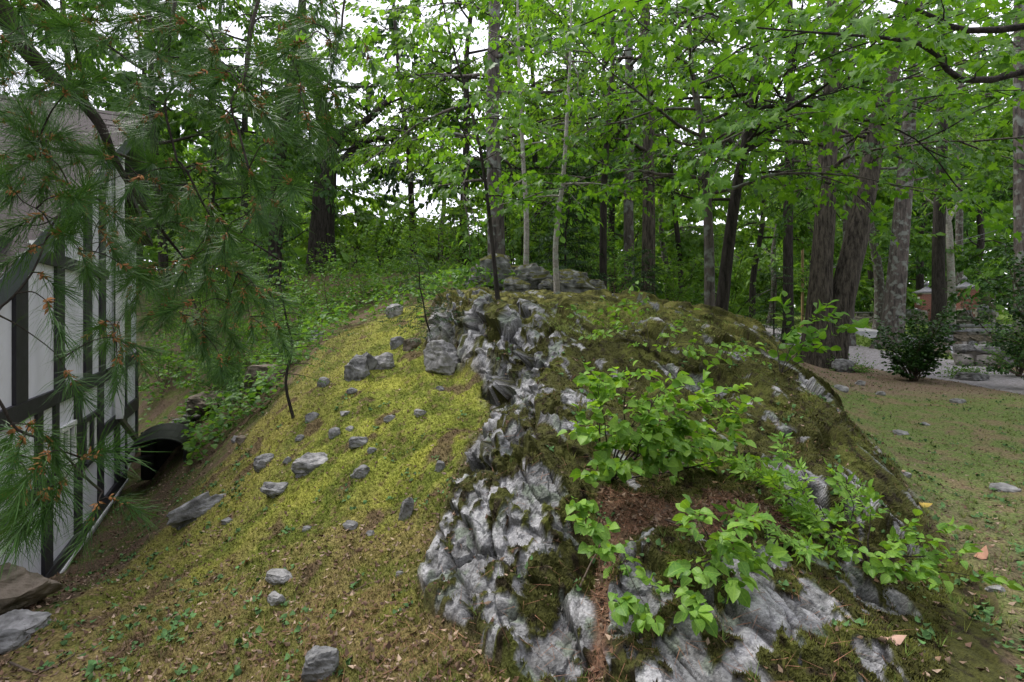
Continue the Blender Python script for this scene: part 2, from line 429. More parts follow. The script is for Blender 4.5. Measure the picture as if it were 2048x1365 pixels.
# ------------------------------------------------------------------ terrain
CP = [  # px, py, distance: the surveyed surface
 (0,1365,2.85),(500,1365,2.5),(800,1365,2.3),(1024,1365,2.2),(1180,1365,2.2),(1260,1365,2.0),(1500,1365,1.95),(1700,1365,2.0),(1850,1365,2.15),(2048,1365,2.2),
 (40,1200,3.9),(300,1200,3.75),(600,1200,3.2),(800,1200,2.95),(870,1180,2.85),(1024,1200,2.65),(1180,1210,2.72),(1195,1140,2.95),
 (1230,1130,2.55),(1300,1075,2.75),(1400,1100,2.7),(1300,1220,2.35),(1500,1110,2.7),(1600,1170,2.6),(1500,1230,2.3),(1700,1250,2.4),(1900,1200,2.85),(1800,1250,2.55),
 (125,1152,4.95),(262,1000,7.3),(330,1050,5.5),(400,1000,5.6),(450,1100,4.3),(600,1050,4.25),(600,1000,4.6),(800,1000,4.15),(800,1100,3.45),(870,1060,3.4),(900,1000,3.75),
 (950,930,3.75),(1000,890,3.7),(1050,950,3.35),(1100,1050,2.95),(940,1050,3.2),(1200,1000,3.3),(1200,930,3.65),(1300,1030,3.1),(1350,1000,3.4),(1500,1000,3.4),(1450,1060,2.95),(1650,1000,3.5),(1600,1080,3.0),(1790,1010,3.9),
 (1850,1110,3.4),(1590,730,6.4),(1697,828,5.0),(1768,920,4.35),(1640,780,5.6),(1500,640,10.0),(1540,680,8.2),
 (1300,640,7.5),(1100,600,9.0),(1400,640,8.2),(1200,590,10.2),(1400,615,10.5),(1000,582,11.0),(1300,598,10.6),(1100,575,12.0),
 (1150,720,5.5),(1130,700,5.45),(1070,680,5.75),(1005,640,6.5),(950,612,7.0),(895,600,7.4),(880,590,8.4),(1000,615,8.0),(900,725,6.85),(930,735,6.5),(860,690,7.4),(980,760,5.85),(960,860,4.9),(1000,800,5.25),(1030,770,5.4),(1080,780,4.7),(1040,830,4.25),(1000,600,9.0),
 (1250,800,4.6),(1400,800,4.9),(1550,850,4.7),(1400,900,4.0),(1600,900,4.2),(1250,900,3.9),(1120,870,3.95),(1400,720,6.0),(1500,750,5.7),(1250,700,6.0),(1180,650,7.2),
 (850,640,8.3),(760,640,9.6),(690,660,9.2),(650,690,8.5),(590,780,7.2),(500,870,6.6),(420,950,6.2),(350,900,8.6),(300,880,10.0),(400,840,9.6),(480,800,8.8),(540,760,8.9),(600,700,9.6),
 (700,800,6.2),(850,800,5.6),(600,900,5.4),(750,900,4.9),(870,900,4.55),(780,720,7.4),(700,730,7.4),(500,950,5.6),
 (300,760,12.0),(450,720,12.0),(600,650,12.5),(700,620,13.0),(800,590,13.5),(650,548,18.0),(500,570,18.0),(850,545,17.0),
]
PL = [  # x, y, z relative to the eye
 (0,0,-1.65),(-3,0.5,-2.1),(3,0,-1.62),(-6,0,-2.4),(6,2,-1.58),(10,5,-1.52),(0,-8,-1.7),(-12,-6,-2.4),(12,-6,-1.6),
 (-4.27,5.14,-2.64),(-4.63,5.84,-2.74),(-5.16,6.84,-2.8),(-5.68,7.84,-2.82),(-6.1,8.6,-2.8),(-5.5,5.5,-2.7),(-7.5,9,-2.7),(-9,12,-2.4),(-12,8,-2.9),(-14,16,-1.8),
 (4.3,6.5,-1.48),(3.75,5,-1.5),(3.5,4.2,-1.55),(3.15,3.4,-1.58),(5.0,8,-1.35),(5.9,10,-1.1),(6.2,8,-1.48),(8,8,-1.48),(10,8,-1.48),(5.5,5,-1.5),(7.5,5.5,-1.5),(4.4,3,-1.55),
 (6.8,12,-1.2),(8.4,13.2,-1.4),(12,14,-1.42),(20,14,-1.42),(10,20,-1.22),(20,20,-1.22),(12,33,-.8),(25,33,-.8),(40,33,-.8),(20,60,.1),(60,60,.1),(8,20,-1.0),(9,28,-.8),
 (4,14,.35),(0,14,.75),(3,20,.3),(0,20,1.3),(-5,24,1.9),(-12,24,1.7),(-20,22,1.2),(-25,40,2.0),(0,45,1.2),(-30,80,2),(30,100,1.5),(0,150,2),(-150,150,3),(150,150,1),(-60,20,0),(60,10,-1.3),(-60,-40,-2),(60,-40,-1.5),(0,400,3),(-300,300,3),(300,300,3),
]
_c = np.array([W(*c) - np.array([0, 0, EYE]) for c in CP] + [np.array(p, float) for p in PL])
_cx, _cz = _c[:, :2], _c[:, 2]
def _warp(p):  # compress far distances so the interpolation stays local near the camera
    r = np.hypot(p[..., 0], p[..., 1]); k = np.log1p(r) / np.maximum(r, 1e-6)
    return p * k[..., None]
_cw = _warp(_cx)
_D = np.linalg.norm(_cw[:, None] - _cw[None], axis=-1)
_Wt = np.linalg.solve(_D + np.eye(len(_cw)) * -0.0025, _cz - _cz.mean())
def base_z(x, y):
    p = _warp(np.stack([np.ravel(x), np.ravel(y)], -1)); out = np.empty(len(p))
    for i in range(0, len(p), 40000):
        d = np.sqrt(((p[i:i + 40000, None] - _cw[None]) ** 2).sum(-1)); out[i:i + 40000] = d @ _Wt
    return (out + _cz.mean()).reshape(np.shape(x))

# sampling grid: dense where the ground is near
uu = np.concatenate([np.linspace(-2.6, -1.08, 40, endpoint=False), np.linspace(-1.08, 1.08, 715), np.linspace(1.08, 2.6, 41)[1:]])
yy = np.concatenate([np.geomspace(0.35, 1.75, 30, endpoint=False), np.geomspace(1.75, 12.5, 560, endpoint=False), np.geomspace(12.5, 50, 90, endpoint=False), np.geomspace(50, 700, 30)])
GU, GY = np.meshgrid(uu, yy)
GX = GU * GY
GZ = base_z(GX, GY)

def pl(*t):  # plan polygon from (px, py, d) or (x, y)
    r = []
    for q in t:
        if len(q) == 3: w = W(*q); r.append((w[0], w[1]))
        else: r.append(q)
    return r
def flat(px, py, z0=-1.42, y0=14.0, k=0.033):  # pixel on the gently rising ground by the road
    s = (HOR - py) / F
    d = (z0 - k * y0) / (s - k)
    if d < y0: d = z0 / s
    return ((px - 1024) / F * d, d)

OUT = pl((880,592,8.6),(1000,585,10.6),(1200,588,10.6),(1400,612,10.8),(1500,640,10.3),(4.75,9.0),(4.25,7.2),(3.95,6.2),(3.55,5.0),(3.3,4.2),(3.0,3.5),(2.75,2.9),(2.3,2.4),(2.0,2.0),(1.9,1.4),(0.35,1.4),(0.1,2.1),
         (1000,1365,2.22),(850,1240,2.75),(845,1150,3.0),(868,1080,3.35),(895,980,3.8),(925,910,4.2),(955,860,4.8),(985,810,5.1),(965,750,5.9),(905,725,6.9),(850,715,7.2),(850,660,7.8))
ROCK = [pl((870,590,8.5),(980,595,8.6),(1005,630,7.4),(1090,660,6.5),(1145,690,5.9),(1110,740,5.2),(1065,760,5.0),(1095,800,4.5),(1180,770,4.8),(1195,850,4.2),(1130,880,3.9),(1060,850,4.1),(1090,920,3.5),(1150,960,3.4),(1120,1000,3.2),(1175,1070,2.95),(1150,1130,2.85),(1180,1200,2.7),(1195,1365,2.2),(1020,1365,2.2),(860,1240,2.75),(850,1150,3.0),(875,1080,3.3),(905,980,3.7),(935,900,4.1),(962,855,4.75),(990,805,5.0),(965,745,5.9),(905,722,6.9),(850,712,7.2),(855,685,7.4)),
        pl((1222,1080,2.75),(1300,1068,2.8),(1400,1095,2.72),(1520,1100,2.75),(1600,1150,2.65),(1680,1220,2.45),(1770,1320,2.2),(1.55,1.9),(1.4,1.4),(0.45,1.4),(1225,1365,2.05),(1212,1250,2.3)),
        pl((1680,1150,2.9),(1780,1165,2.9),(1850,1250,2.6),(1780,1235,2.55),(1700,1200,2.6)),
        pl((1600,765,5.9),(1620,770,5.9),(1700,835,4.9),(1690,845,4.85),(1640,815,5.2)),
        pl((1370,650,7.6),(1440,660,7.2),(1490,700,6.4),(1500,740,5.8),(1440,700,6.3)),
        pl((1000,640,7.2),(1120,625,7.8),(1180,640,7.4),(1100,650,7.0),(1010,655,6.8)),
        pl((1300,720,5.8),(1420,740,5.6),(1460,770,5.2),(1390,775,5.2)),
        pl((1560,1010,3.4),(1640,960,3.8),(1720,1020,3.6),(1760,1080,3.4),(1690,1080,3.3))]
MOSS = pl((845,600,9.5),(850,720,7.2),(905,728,6.9),(965,755,5.9),(985,815,5.0),(950,870,4.7),(925,920,4.2),(895,985,3.8),(865,1085,3.35),(845,1150,3.0),(850,1245,2.75),(1000,1370,2.2),(0.1,1.9),(-2.7,2.0),(0,1300,3.3),(120,1210,3.8),(300,1060,5.2),(400,960,6.0),(480,880,6.7),(570,790,7.4),(640,695,8.6),(700,655,9.3),(770,632,10.0),(830,610,10.0))
DRIVE = [flat(*p) for p in ((1490,648),(1520,668),(1600,700),(1690,724),(1800,745),(1900,757),(2080,790),(2300,830),(2300,770),(2060,748),(1990,737),(1925,722),(1860,712),(1780,701),(1690,682),(1600,664),(1520,645))]
ROAD = [flat(*p) for p in ((1660,652),(1700,664),(1760,680),(1830,692),(1880,704),(1921,716),(2010,733),(2300,770),(2300,725),(2060,708),(1925,690),(1870,680),(1770,661),(1700,651),(1640,644))]

mOut = in_poly(GX, GY, OUT)
mRock = np.zeros(GX.shape, bool)
wob = 0.10 * np.stack([fbm(GX * 2.2, GY * 2.2, 1.0), fbm(GX * 2.2, GY * 2.2, 7.7)]) * np.clip(GY / 4, .5, 1.5)
for p in ROCK: mRock |= in_poly(GX + wob[0], GY + wob[1], p)
mMoss = in_poly(GX + wob[0] * 2, GY + wob[1] * 2, MOSS) & ~mOut
mDrive = in_poly(GX, GY, DRIVE); mRoad = in_poly(GX, GY, ROAD) & ~mDrive
def blur(m, n):
    a = m.astype(float)
    for _ in range(n):
        a[1:-1] = (a[:-2] + 2 * a[1:-1] + a[2:]) / 4; a[:, 1:-1] = (a[:, :-2] + 2 * a[:, 1:-1] + a[:, 2:]) / 4
    return a
sOut = blur(mOut, 24); sRock = blur(mRock, 6); sMoss = blur(mMoss, 10)
# foliation of the ledge: long axis runs down the ridge towards the photographer
ca, sa = math.cos(math.radians(-72)), math.sin(math.radians(-72))
S_ = GX * ca + GY * sa; N_ = -GX * sa + GY * ca
near = (GY < 14)
f1 = np.zeros(GX.shape); e1 = f1 + 1; e2 = f1 + 1
wx = S_ + 0.15 * fbm(GX * 1.5, GY * 1.5, 3.3); wy = N_ + 0.12 * fbm(GX * 1.5, GY * 1.5, 8.8)
i_ = np.where(near.any(1))[0].max() + 1
f1[:i_], _ = facets(wx[:i_] / 0.85, wy[:i_] / 0.34, 0)
lump = fbm(GX * 1.1, GY * 1.1, 0.4, 4)
fine = fbm(GX * 9, GY * 9, 2.4, 4)
rr = sRock
dz = sOut * (0.10 * lump) + rr * (0.14 * f1 * (1 - .7 * sstep(.35, .6, GX) * sstep(3.1, 2.7, GY)))
dz += (sOut * (1 - rr)) * ((0.08 + 0.12 * sstep(1.2, 2.4, GX)) * f1 + 0.035 * np.abs(fbm(GX * 4, GY * 4, 6.1, 3)) + 0.012 * fine)
# the mossy slope: hummocks, a few sunken bare spots
dz += sMoss * (0.06 * fbm(GX * 2.0, GY * 2.0, 5.5, 3) + 0.05 * fbm(GX * 7, GY * 7, 3.1, 4))
flatm = blur(mDrive | mRoad, 3)
dz += (1 - sOut) * (1 - sMoss) * (1 - flatm) * np.clip(GY / 10, 0.35, 1.5) * 0.035 * fbm(GX * 2.5, GY * 2.5, 4.5, 4)
dz *= (GY < 60)
GZ = GZ + dz + EYE
# broken, foliated relief: displaced along the surface normal so that steep faces break up too
ty_ = np.stack([np.gradient(GX, axis=0), np.gradient(GY, axis=0), np.gradient(GZ, axis=0)], -1)
tx_ = np.stack([np.gradient(GX, axis=1), np.gradient(GY, axis=1), np.gradient(GZ, axis=1)], -1)
NN = np.cross(tx_, ty_); NN /= np.linalg.norm(NN, axis=-1, keepdims=True)
rm = (np.maximum(sRock, .28 * sOut) > .03) & (GY < 14)
q0, q1, q2 = S_[rm], N_[rm] * .9 + GZ[rm] * .43, GZ[rm] * .9 - N_[rm] * .43
q1 = q1 + .05 * fbm(q0 * 2.5, q1 * 2.5, q2 * 2.5, 2)
a1, b1 = facets3(q0 / .85, q1 / .32, q2 / .60, 0, 45); a2, b2 = facets3(q0 / .26, q1 / .11, q2 / .20, 11, 50); a3, b3 = facets3(q0 / .07, q1 / .042, q2 / .06, 23, 30)
am = np.maximum(sRock, .28 * sOut)[rm]
blk = sstep(.35, .6, GX[rm]) * sstep(3.1, 2.7, GY[rm])   # the rounded slab in front is sounder rock
dn = am * ((.19 - .10 * blk) * a1 + (.06 - .025 * blk) * a2 + .026 * a3 - (.07 - .03 * blk) * (1 - sstep(0, .08, b1)) - .016 * (1 - sstep(0, .12, b2)))
GX = GX.copy(); GY0 = GY; GY = GY.copy()
lim = np.clip(GY[rm] / 3.5, .5, 1.3)
GX[rm] += NN[rm][:, 0] * dn * lim; GY[rm] += NN[rm][:, 1] * dn * lim; GZ[rm] += NN[rm][:, 2] * dn * lim
e1[rm] = b1; e2[rm] = b2
slope = np.hypot(NN[..., 0], NN[..., 1]) / np.maximum(NN[..., 2], .05)

# --- albedo, per vertex
def C(*c): return np.array(c, float)
def lerp(a, b, t): return a + (b - a) * t[..., None]
n_lo = fbm(GX * 0.7, GY * 0.7, 11.0, 3); n_mid = fbm(GX * 3.0, GY * 3.0, 12.0, 4); n_hi = fbm(GX * 14, GY * 14, 13.0, 3); n_x = fbm(GX * 45, GY * 45, 14.0, 2)
colr = np.zeros(GX.shape + (3,))
# forest floor
colr[:] = C(0.125, 0.092, 0.058)
colr = lerp(colr, C(0.095, 0.115, 0.03), sstep(-0.15, 0.2, n_mid + .4 * n_hi))
colr = lerp(colr, C(0.17, 0.115, 0.085), sstep(0.1, 0.35, n_hi) * 0.7)
# lawn on the right
lawn = (GX > 2.4) & ~mOut & (GY < 60)
lc = np.empty_like(colr); lc[:] = C(0.20, 0.165, 0.085)
lc = lerp(lc, C(0.14, 0.19, 0.055), sstep(-0.35, 0.10, n_mid + 0.45 * n_lo))
lc = lerp(lc, C(0.20, 0.14, 0.105), sstep(0.12, 0.4, n_hi) * 0.6)
mulch = sstep(8.6, 9.8, GY + 1.2 * n_lo - 0.12 * (GX - 6)) * (1 - sstep(14.5, 16, GY))
lc = lerp(lc, C(0.22, 0.15, 0.12), mulch * (0.75 + 0.4 * n_hi).clip(0, 1))
verge = sstep(15.5, 17, GY)
lc = lerp(lc, lerp(np.broadcast_to(C(0.17, 0.24, 0.05), lc.shape), C(0.11, 0.16, 0.035), sstep(-.2, .3, n_mid)), verge)
bare = sstep(5.2, 3.6, GY)
lc = lerp(lc, C(0.15, 0.115, 0.075), bare * sstep(-0.2, 0.25, n_mid) * 0.8)
colr = np.where(lawn[..., None], lc, colr)
# the bright moss slope
mc = np.empty_like(colr); mc[:] = C(0.215, 0.235, 0.042)
mc = lerp(mc, C(0.12, 0.145, 0.025), sstep(-0.12, 0.2, n_mid))
mc = lerp(mc, C(0.30, 0.295, 0.05), sstep(0.0, 0.35, fbm(GX * 1.6, GY * 1.6, 31.0, 3)) * 0.6)
mc = lerp(mc, C(0.17, 0.125, 0.06), sstep(0.17, 0.38, n_hi + 0.3 * n_mid) * 0.75)
dry = sstep(4.6, 3.0, GY + 0.9 * n_lo + 0.9 * n_mid) + 0.6 * sstep(-1.5, -3.5, GX + 0.6 * n_mid)
mcd = lerp(np.broadcast_to(C(0.20, 0.145, 0.07), mc.shape), C(0.16, 0.15, 0.045), sstep(-0.12, 0.22, n_mid + .5 * n_hi))
mc = lerp(mc, mcd, dry.clip(0, 1) * 0.82)
mc = lerp(mc, C(0.12, 0.08, 0.05), sstep(0.24, 0.36, fbm(GX * 2.4, GY * 2.4, 41.0, 3)) * 0.85)
colr = lerp(colr, mc, sMoss)
# outcrop: olive moss between bare lichen-grey ribs
oc = np.empty_like(colr); oc[:] = C(0.074, 0.076, 0.018)
oc = lerp(oc, C(0.120, 0.130, 0.027), sstep(0.0, 0.35, n_mid + 0.5 * lump))
oc = lerp(oc, C(0.035, 0.027, 0.013), sstep(0.05, 0.35, n_hi))
oc = oc * 0.78
oc = lerp(oc, C(0.21, 0.20, 0.055), sstep(6.3, 8.2, GY) * sstep(-0.2, 0.2, n_mid) * 0.8)
rc = np.empty_like(colr); rc[:] = C(0.235, 0.235, 0.235)
rc = lerp(rc, C(0.18, 0.205, 0.165), sstep(0.06, 0.14, fbm(GX * 5, GY * 5, GZ * 5 + 3, 3)))
rc = lerp(rc, C(0.07, 0.07, 0.068), sstep(0.02, 0.24, fbm(GX * 12, GY * 12, GZ * 12, 4)) * 0.6)
rc = lerp(rc, C(0.05, 0.05, 0.048), sstep(0.12, 0.3, fbm(GX * 42, GY * 42, GZ * 42, 2)) * 0.35)
rc = lerp(rc, C(0.43, 0.425, 0.43), sstep(0.06, 0.14, fbm(GX * 3.1, GY * 3.1, GZ * 3 + 8, 5)) * 0.7)
rc = lerp(rc, C(0.035, 0.033, 0.03), (1 - sstep(0.0, 0.05, e1)) * 0.9)
rc = lerp(rc, C(0.11, 0.105, 0.10), (1 - sstep(0.0, 0.12, e2)) * 0.45)
# moss cushions settle on the gentler places of the bare rock, bare streaks show on the steep mossy places
mossy = fbm(GX * 3.2 + 0.6 * S_, GY * 3.2, 51.0, 4) + 0.35 * fbm(GX * 14, GY * 14, 53.0, 2)
rockiness = sRock * 0.58 + 0.24 - sstep(-0.10, 0.10, mossy) * 0.56 * (1 + 0.4 * (GX > 0.5)) + 0.14 * sstep(0.9, 1.8, slope) * sOut
streak = fbm(S_ * 0.9, N_ * 6.0, 61.0, 3)
rockiness = rockiness + (0.34 + .15 * sstep(1.5, 2.5, GX)) * sstep(0.15, 0.30, streak) * (1 - sRock)
rockiness = rockiness + .16 * sRock * sstep(.35, .6, GX) * sstep(3.1, 2.7, GY)
rockiness = sstep(0.36, 0.52, rockiness + 0.05 * n_x)
oc2 = lerp(oc, rc, rockiness)
# brown needle litter in the clefts and saddle
lit = sstep(0.15, 0.45, blur(in_poly(GX + wob[0], GY + wob[1], pl((1195,985,3.4),(1350,1010,3.3),(1520,1010,3.3),(1640,1090,3.0),(1560,1110,2.9),(1400,1075,2.9),(1250,1060,2.95),(1210,1250,2.5),(1215,1365,2.1),(1185,1365,2.1),(1185,1210,2.7))), 4))
oc2 = lerp(oc2, lerp(np.broadcast_to(C(0.16, 0.09, 0.06), oc.shape), C(0.08, 0.05, 0.03), sstep(-.2, .2, n_hi)), lit * 0.85)
GZ = GZ + (1 - rockiness) * sRock * 0.022 * (1 + n_hi) * (GY < 14)   # moss cushions stand proud of the rock
colr = lerp(colr, oc2, sOut)
gr = lerp(np.broadcast_to(C(0.29, 0.275, 0.28), colr.shape), C(0.21, 0.195, 0.19), sstep(-.2, .25, n_hi))
colr = np.where(mDrive[..., None], gr, colr)
colr = np.where(mRoad[..., None], lerp(np.broadcast_to(C(0.33, 0.33, 0.35), colr.shape), C(0.27, 0.27, 0.29), sstep(-.2, .25, n_mid)), colr)
colr = np.clip(colr, 0.005, 0.8)

NR, NC = GX.shape
def gidx(x, y):
    u = x / y
    fi = np.interp(np.log(y), np.log(yy), np.arange(NR)); fj = np.interp(u, uu, np.arange(NC))
    return fi, fj
def bil(A, x, y):
    fi, fj = gidx(np.asarray(x, float), np.asarray(y, float))
    i = np.clip(fi.astype(int), 0, NR - 2); j = np.clip(fj.astype(int), 0, NC - 2); a = fi - i; b = fj - j
    if A.ndim == 3: a = a[..., None]; b = b[..., None]
    return A[i, j] * (1 - a) * (1 - b) + A[i + 1, j] * a * (1 - b) + A[i, j + 1] * (1 - a) * b + A[i + 1, j + 1] * a * b
def gz(x, y): return float(bil(GZ, np.array([x]), np.array([max(y, 0.4)]))[0])
def march(px, py, d0=1.3, d1=80.0):
    """first ground point seen through a pixel"""
    d = np.geomspace(d0, d1, 3000)
    x = (px - 1024.0) / F * d; z = EYE + (HOR - py) / F * d
    g = bil(GZ, x, d)
    k = np.where(z < g)[0]
    k = k[0] if len(k) else len(d) - 1
    return np.array([x[k], d[k], g[k]])
def gnormal(x, y):
    e = 0.06
    n = np.array([gz(x - e, y) - gz(x + e, y), gz(x, y - e) - gz(x, y + e), 2 * e]); return n / np.linalg.norm(n)

# split the sheet by kind of ground (faces, no overlap)
fq = np.stack([(np.arange(NR - 1)[:, None] * NC + np.arange(NC - 1)[None]), ], -1).reshape(-1)
Q = np.stack([fq, fq + 1, fq + NC + 1, fq + NC], -1)
lab = np.zeros(GX.shape, int)
lab[lawn] = 3; lab[mMoss] = 1; lab[mOut] = 2; lab[mDrive] = 4; lab[mRoad] = 5
labf = lab[:-1, :-1].reshape(-1)
VV = np.stack([GX, GY, GZ], -1).reshape(-1, 3); CC = colr.reshape(-1, 3)
for k, (nm, m, lb) in {0: ('woodland_floor', 'ground', 'leaf-strewn woodland ground behind and beside the outcrop'), 1: ('moss_slope', 'ground', 'yellow-green moss slope running down to the house'),
                       2: ('rock_outcrop', 'rockground', 'long lichen-grey rock outcrop with olive moss cushions'), 3: ('lawn', 'ground', 'patchy lawn with brown leaves beside the outcrop'),
                       4: ('driveway', 'gravel', 'grey gravel driveway curving away between the trees'), 5: ('road', 'gravel', 'pale asphalt road in front of the gate')}.items():
    f = Q[labf == k]
    used = np.unique(f); remap = np.full(len(VV), -1, np.int64); remap[used] = np.arange(len(used))
    o = obj(nm, mesh_np(nm, VV[used], remap[f], M[m], k != 2, CC[used]))
    tag(o, lb, nm.split('_')[-1], kind='structure')
b_ = MB(); b_.add([(-400, -300, -0.6), (400, -300, -0.6), (400, 0.38, -0.6), (-400, 0.38, -0.6)], [(0, 1, 2, 3)])
o = b_.build('ground', M['mortar']); tag(o, 'ground behind the photographer', 'ground', kind='structure')
# ------------------------------------------------------------------ stones
def cube_grid(n):
    V = []; Fc = []; idx = {}
    def vid(p):
        k = tuple(int(round(q * 1000)) for q in p)
        if k not in idx: idx[k] = len(V); V.append(p)
        return idx[k]
    for ax in range(3):
        for sg in (-1, 1):
            for i in range(n):
                for j in range(n):
                    q = []
                    for a, b in ((i, j), (i + 1, j), (i + 1, j + 1), (i, j + 1)):
                        p = [0, 0, 0]; p[ax] = sg; p[(ax + 1) % 3] = -1 + 2 * a / n; p[(ax + 2) % 3] = -1 + 2 * b / n
                        q.append(vid(tuple(p)))
                    Fc.append(q if sg > 0 else q[::-1])
    return np.array(V, float), np.array(Fc)
def rock_mesh(name, size, seed, material, n=9, rough=0.22, cuts=7, box=0.35, smooth=False, strat=0.0):
    V, Fc = cube_grid(n); r = np.random.default_rng(seed)
    D = V / np.linalg.norm(V, axis=1, keepdims=True)
    P = D * (1 - box) + V * 0.75 * box
    for _ in range(cuts):
        d = r.normal(size=3); d /= np.linalg.norm(d); h = r.uniform(0.55, 0.85)
        k = P @ d - h; P -= np.where(k > 0, k, 0)[:, None] * d
    s = r.uniform(0, 50)
    P += D * (rough * fbm(P[:, 0] * 1.7 + s, P[:, 1] * 1.7, P[:, 2] * 1.7 + s, 4))[:, None]
    if strat > 0:
        P += D * (strat * noise3(P[:, 0] * 1.2 + s, P[:, 1] * 1.2, P[:, 2] * 7))[:, None]
    return mesh_np(name, P * np.array(size) * 0.5, Fc, material, smooth)

# ------------------------------------------------------------------ the half-timbered house
HO = np.array([-4.9, 5.7])
def hx(px, o=0.0):
    r = (px - 1024) / F
    t = (HO[0] + .887 * o - r * (HO[1] + .462 * o)) / (r + .521)
    return -1.1276 * t
def hy(px, o=0.0): return HO[1] + .462 * o - hx(px, o) / 1.1276
def hz(px, py, o=0.0): return EYE + (HOR - py) / F * hy(px, o)
house = empty('house', (HO[0], HO[1], 0), 'white stucco house with black timbers and a purple-brown shingle roof behind the pine', 'house', rz=math.atan2(-.887, .462))
XA, XB = -2.82, 2.45          # far and near corner along the wall
ZB = hz(110, 1128) - 0.10     # underside of the bottom rail
def roof_z(x): return hz(15, 487) + (hx(15) - x) * (hz(266, 238) - hz(15, 487)) / (hx(15) - hx(266))
XR = hx(266)
def hbox(name, x0, x1, y0, y1, z0, z1, m, parent=house):
    b = MB(); b.box(((x0 + x1) / 2, (y0 + y1) / 2, (z0 + z1) / 2), (abs(x1 - x0), abs(y1 - y0), abs(z1 - z0)))
    return b.build(name, M[m], parent)
def prism(name, outline, y0, y1, m, parent=house):
    b = MB(); n = len(outline)
    V = [(x, y0, z) for x, z in outline] + [(x, y1, z) for x, z in outline]
    b.add(V, [list(range(n)), list(range(2 * n - 1, n - 1, -1))] + [(i, i + n, (i + 1) % n + n, (i + 1) % n) for i in range(n)])
    return b.build(name, M[m], parent)
prism('wall', [(XB, ZB), (XB, roof_z(XB) - .12), (XA, roof_z(XA) - .12), (XA, ZB)], -6, 0, 'stucco')
hbox('foundation', XB - .02, XA + .02, -5.9, -0.03, ZB - 1.6, ZB - 0.035, 'concrete')
hbox('sill', XB, XA, -0.2, 0.05, ZB - 0.033, ZB - 0.002, 'white')
def vert(px0, px1, z0, z1, o=0.03, nm='timber'): return hbox(nm, hx(px0), hx(px1), 0.001, o, z0, z1, 'timber')
zA1, zA0 = hz(117, 511), hz(117, 536); zB1, zB0 = hz(146, 764), hz(146, 791)
zC1, zC0 = hz(220, 838), hz(220, 861); zE1, zE0 = hz(30, 1008), hz(30, 1034); zD1, zD0 = ZB + 0.145, ZB + 0.002
def beam(px0, px1, z0, z1, o=0.036, nm='beam'): return hbox(nm, hx(px0) if px0 > -90 else XB, hx(px1) if px1 < 249 else XA, 0.001, o, z0, z1, 'timber')
beam(-99, 212, zA0, zA1); beam(-99, 250, zB0, zB1); beam(203, 250, zC0, zC1); beam(-99, 112, zE0, zE1); beam(-99, 250, zD0, zD1)
for a, b in ((23, 48), (107, 123), (166, 179), (197, 207), (228, 237)):
    vert(a, b, zB1 + .002, zA0 - .002 if a < 200 else roof_z(hx(a)) - .2)
    if a < 200: vert(a, b, zA1 + .002, roof_z(hx(a)) - .2)
for a, b, z0, z1 in ((-70, -40, zD1, zB0), (82, 99, zD1, zE0), (68, 79, zE1, zB0), (147, 159, zD1, zB0), (194, 203, zD1, zB0), (228, 236, zD1, zC0), (104, 112, zE1, zB0)):
    vert(a, b, z0 + .002, z1 - .002)
# casement window
wz0, wz1 = hz(172, 918), hz(172, 832)
win = hbox('window', hx(160), hx(193), 0.002, 0.045, wz1 - .06, wz1, 'timber')
hbox('sill', hx(159.5), hx(193.5), 0.002, 0.07, wz0 - .05, wz0, 'timber', win)
for a, b in ((160, 163.5), (175, 178.5), (190, 193)): hbox('frame', hx(a), hx(b), 0.003, 0.04, wz0 + .001, wz1 - .062, 'timber', win)
for a, b in ((163.5, 175), (178.5, 190)):
    hbox('pane', hx(a) , hx(b), 0.002, 0.014, wz0 + .001, wz1 - .062, 'glass', win)
    hbox('curtain', hx(a + 7), hx(b - .5), 0.016, 0.02, wz0 + .01, wz1 - .07, 'white', win)
# small window near the pine's lower bough
w2 = hbox('window', hx(113), hx(144), 0.002, 0.045, hz(128, 850) - .05, hz(128, 850), 'white')
hbox('pane', hx(117), hx(140), 0.002, 0.012, hz(128, 925), hz(128, 850) - .052, 'glass', w2)
for a, b in ((113, 117), (140, 144), (127, 130)): hbox('frame', hx(a), hx(b), 0.002, 0.04, hz(128, 925), hz(128, 850) - .052, 'white', w2)
hbox('sill', hx(112), hx(145), 0.002, 0.07, hz(128, 925) - .05, hz(128, 925) - .001, 'white', w2)
# wing beyond the downspout
wx0, wx1 = XA - .01, XA - 1.75
hbox('wing_wall', wx0, wx1, -4, -0.12, ZB - 1.2, hz(262, 470), 'stucco')
zf0, zf1 = hz(265, 838), hz(265, 812)
hbox('beam', wx0 - .02, wx1, -0.118, -0.08, zf0, zf1, 'timber'); hbox('beam', wx0 - .02, wx1, -0.118, -0.08, hz(265, 735), hz(265, 712), 'timber')
for a, b in ((wx1 + .12, wx1), (wx0 - .62, wx0 - .72)):
    hbox('timber', a, b, -0.118, -0.085, ZB - .6, zf0 - .002, 'timber'); hbox('timber', a, b, -0.118, -0.085, zf1 + .002, hz(265, 735) - .002, 'timber')
w3 = hbox('window', wx0 - .12, wx0 - .62, -0.118, -0.07, hz(265, 746), hz(265, 737), 'bronze')
hbox('pane', wx0 - .16, wx0 - .58, -0.118, -0.105, hz(265, 806), hz(265, 747), 'glass', w3); hbox('frame', wx0 - .36, wx0 - .40, -0.118, -0.09, hz(265, 806), hz(265, 747), 'bronze', w3)
w4 = hbox('window', wx0 - .10, wx0 - 1.2, -0.118, -0.06, hz(262, 622), hz(262, 612), 'bronze')
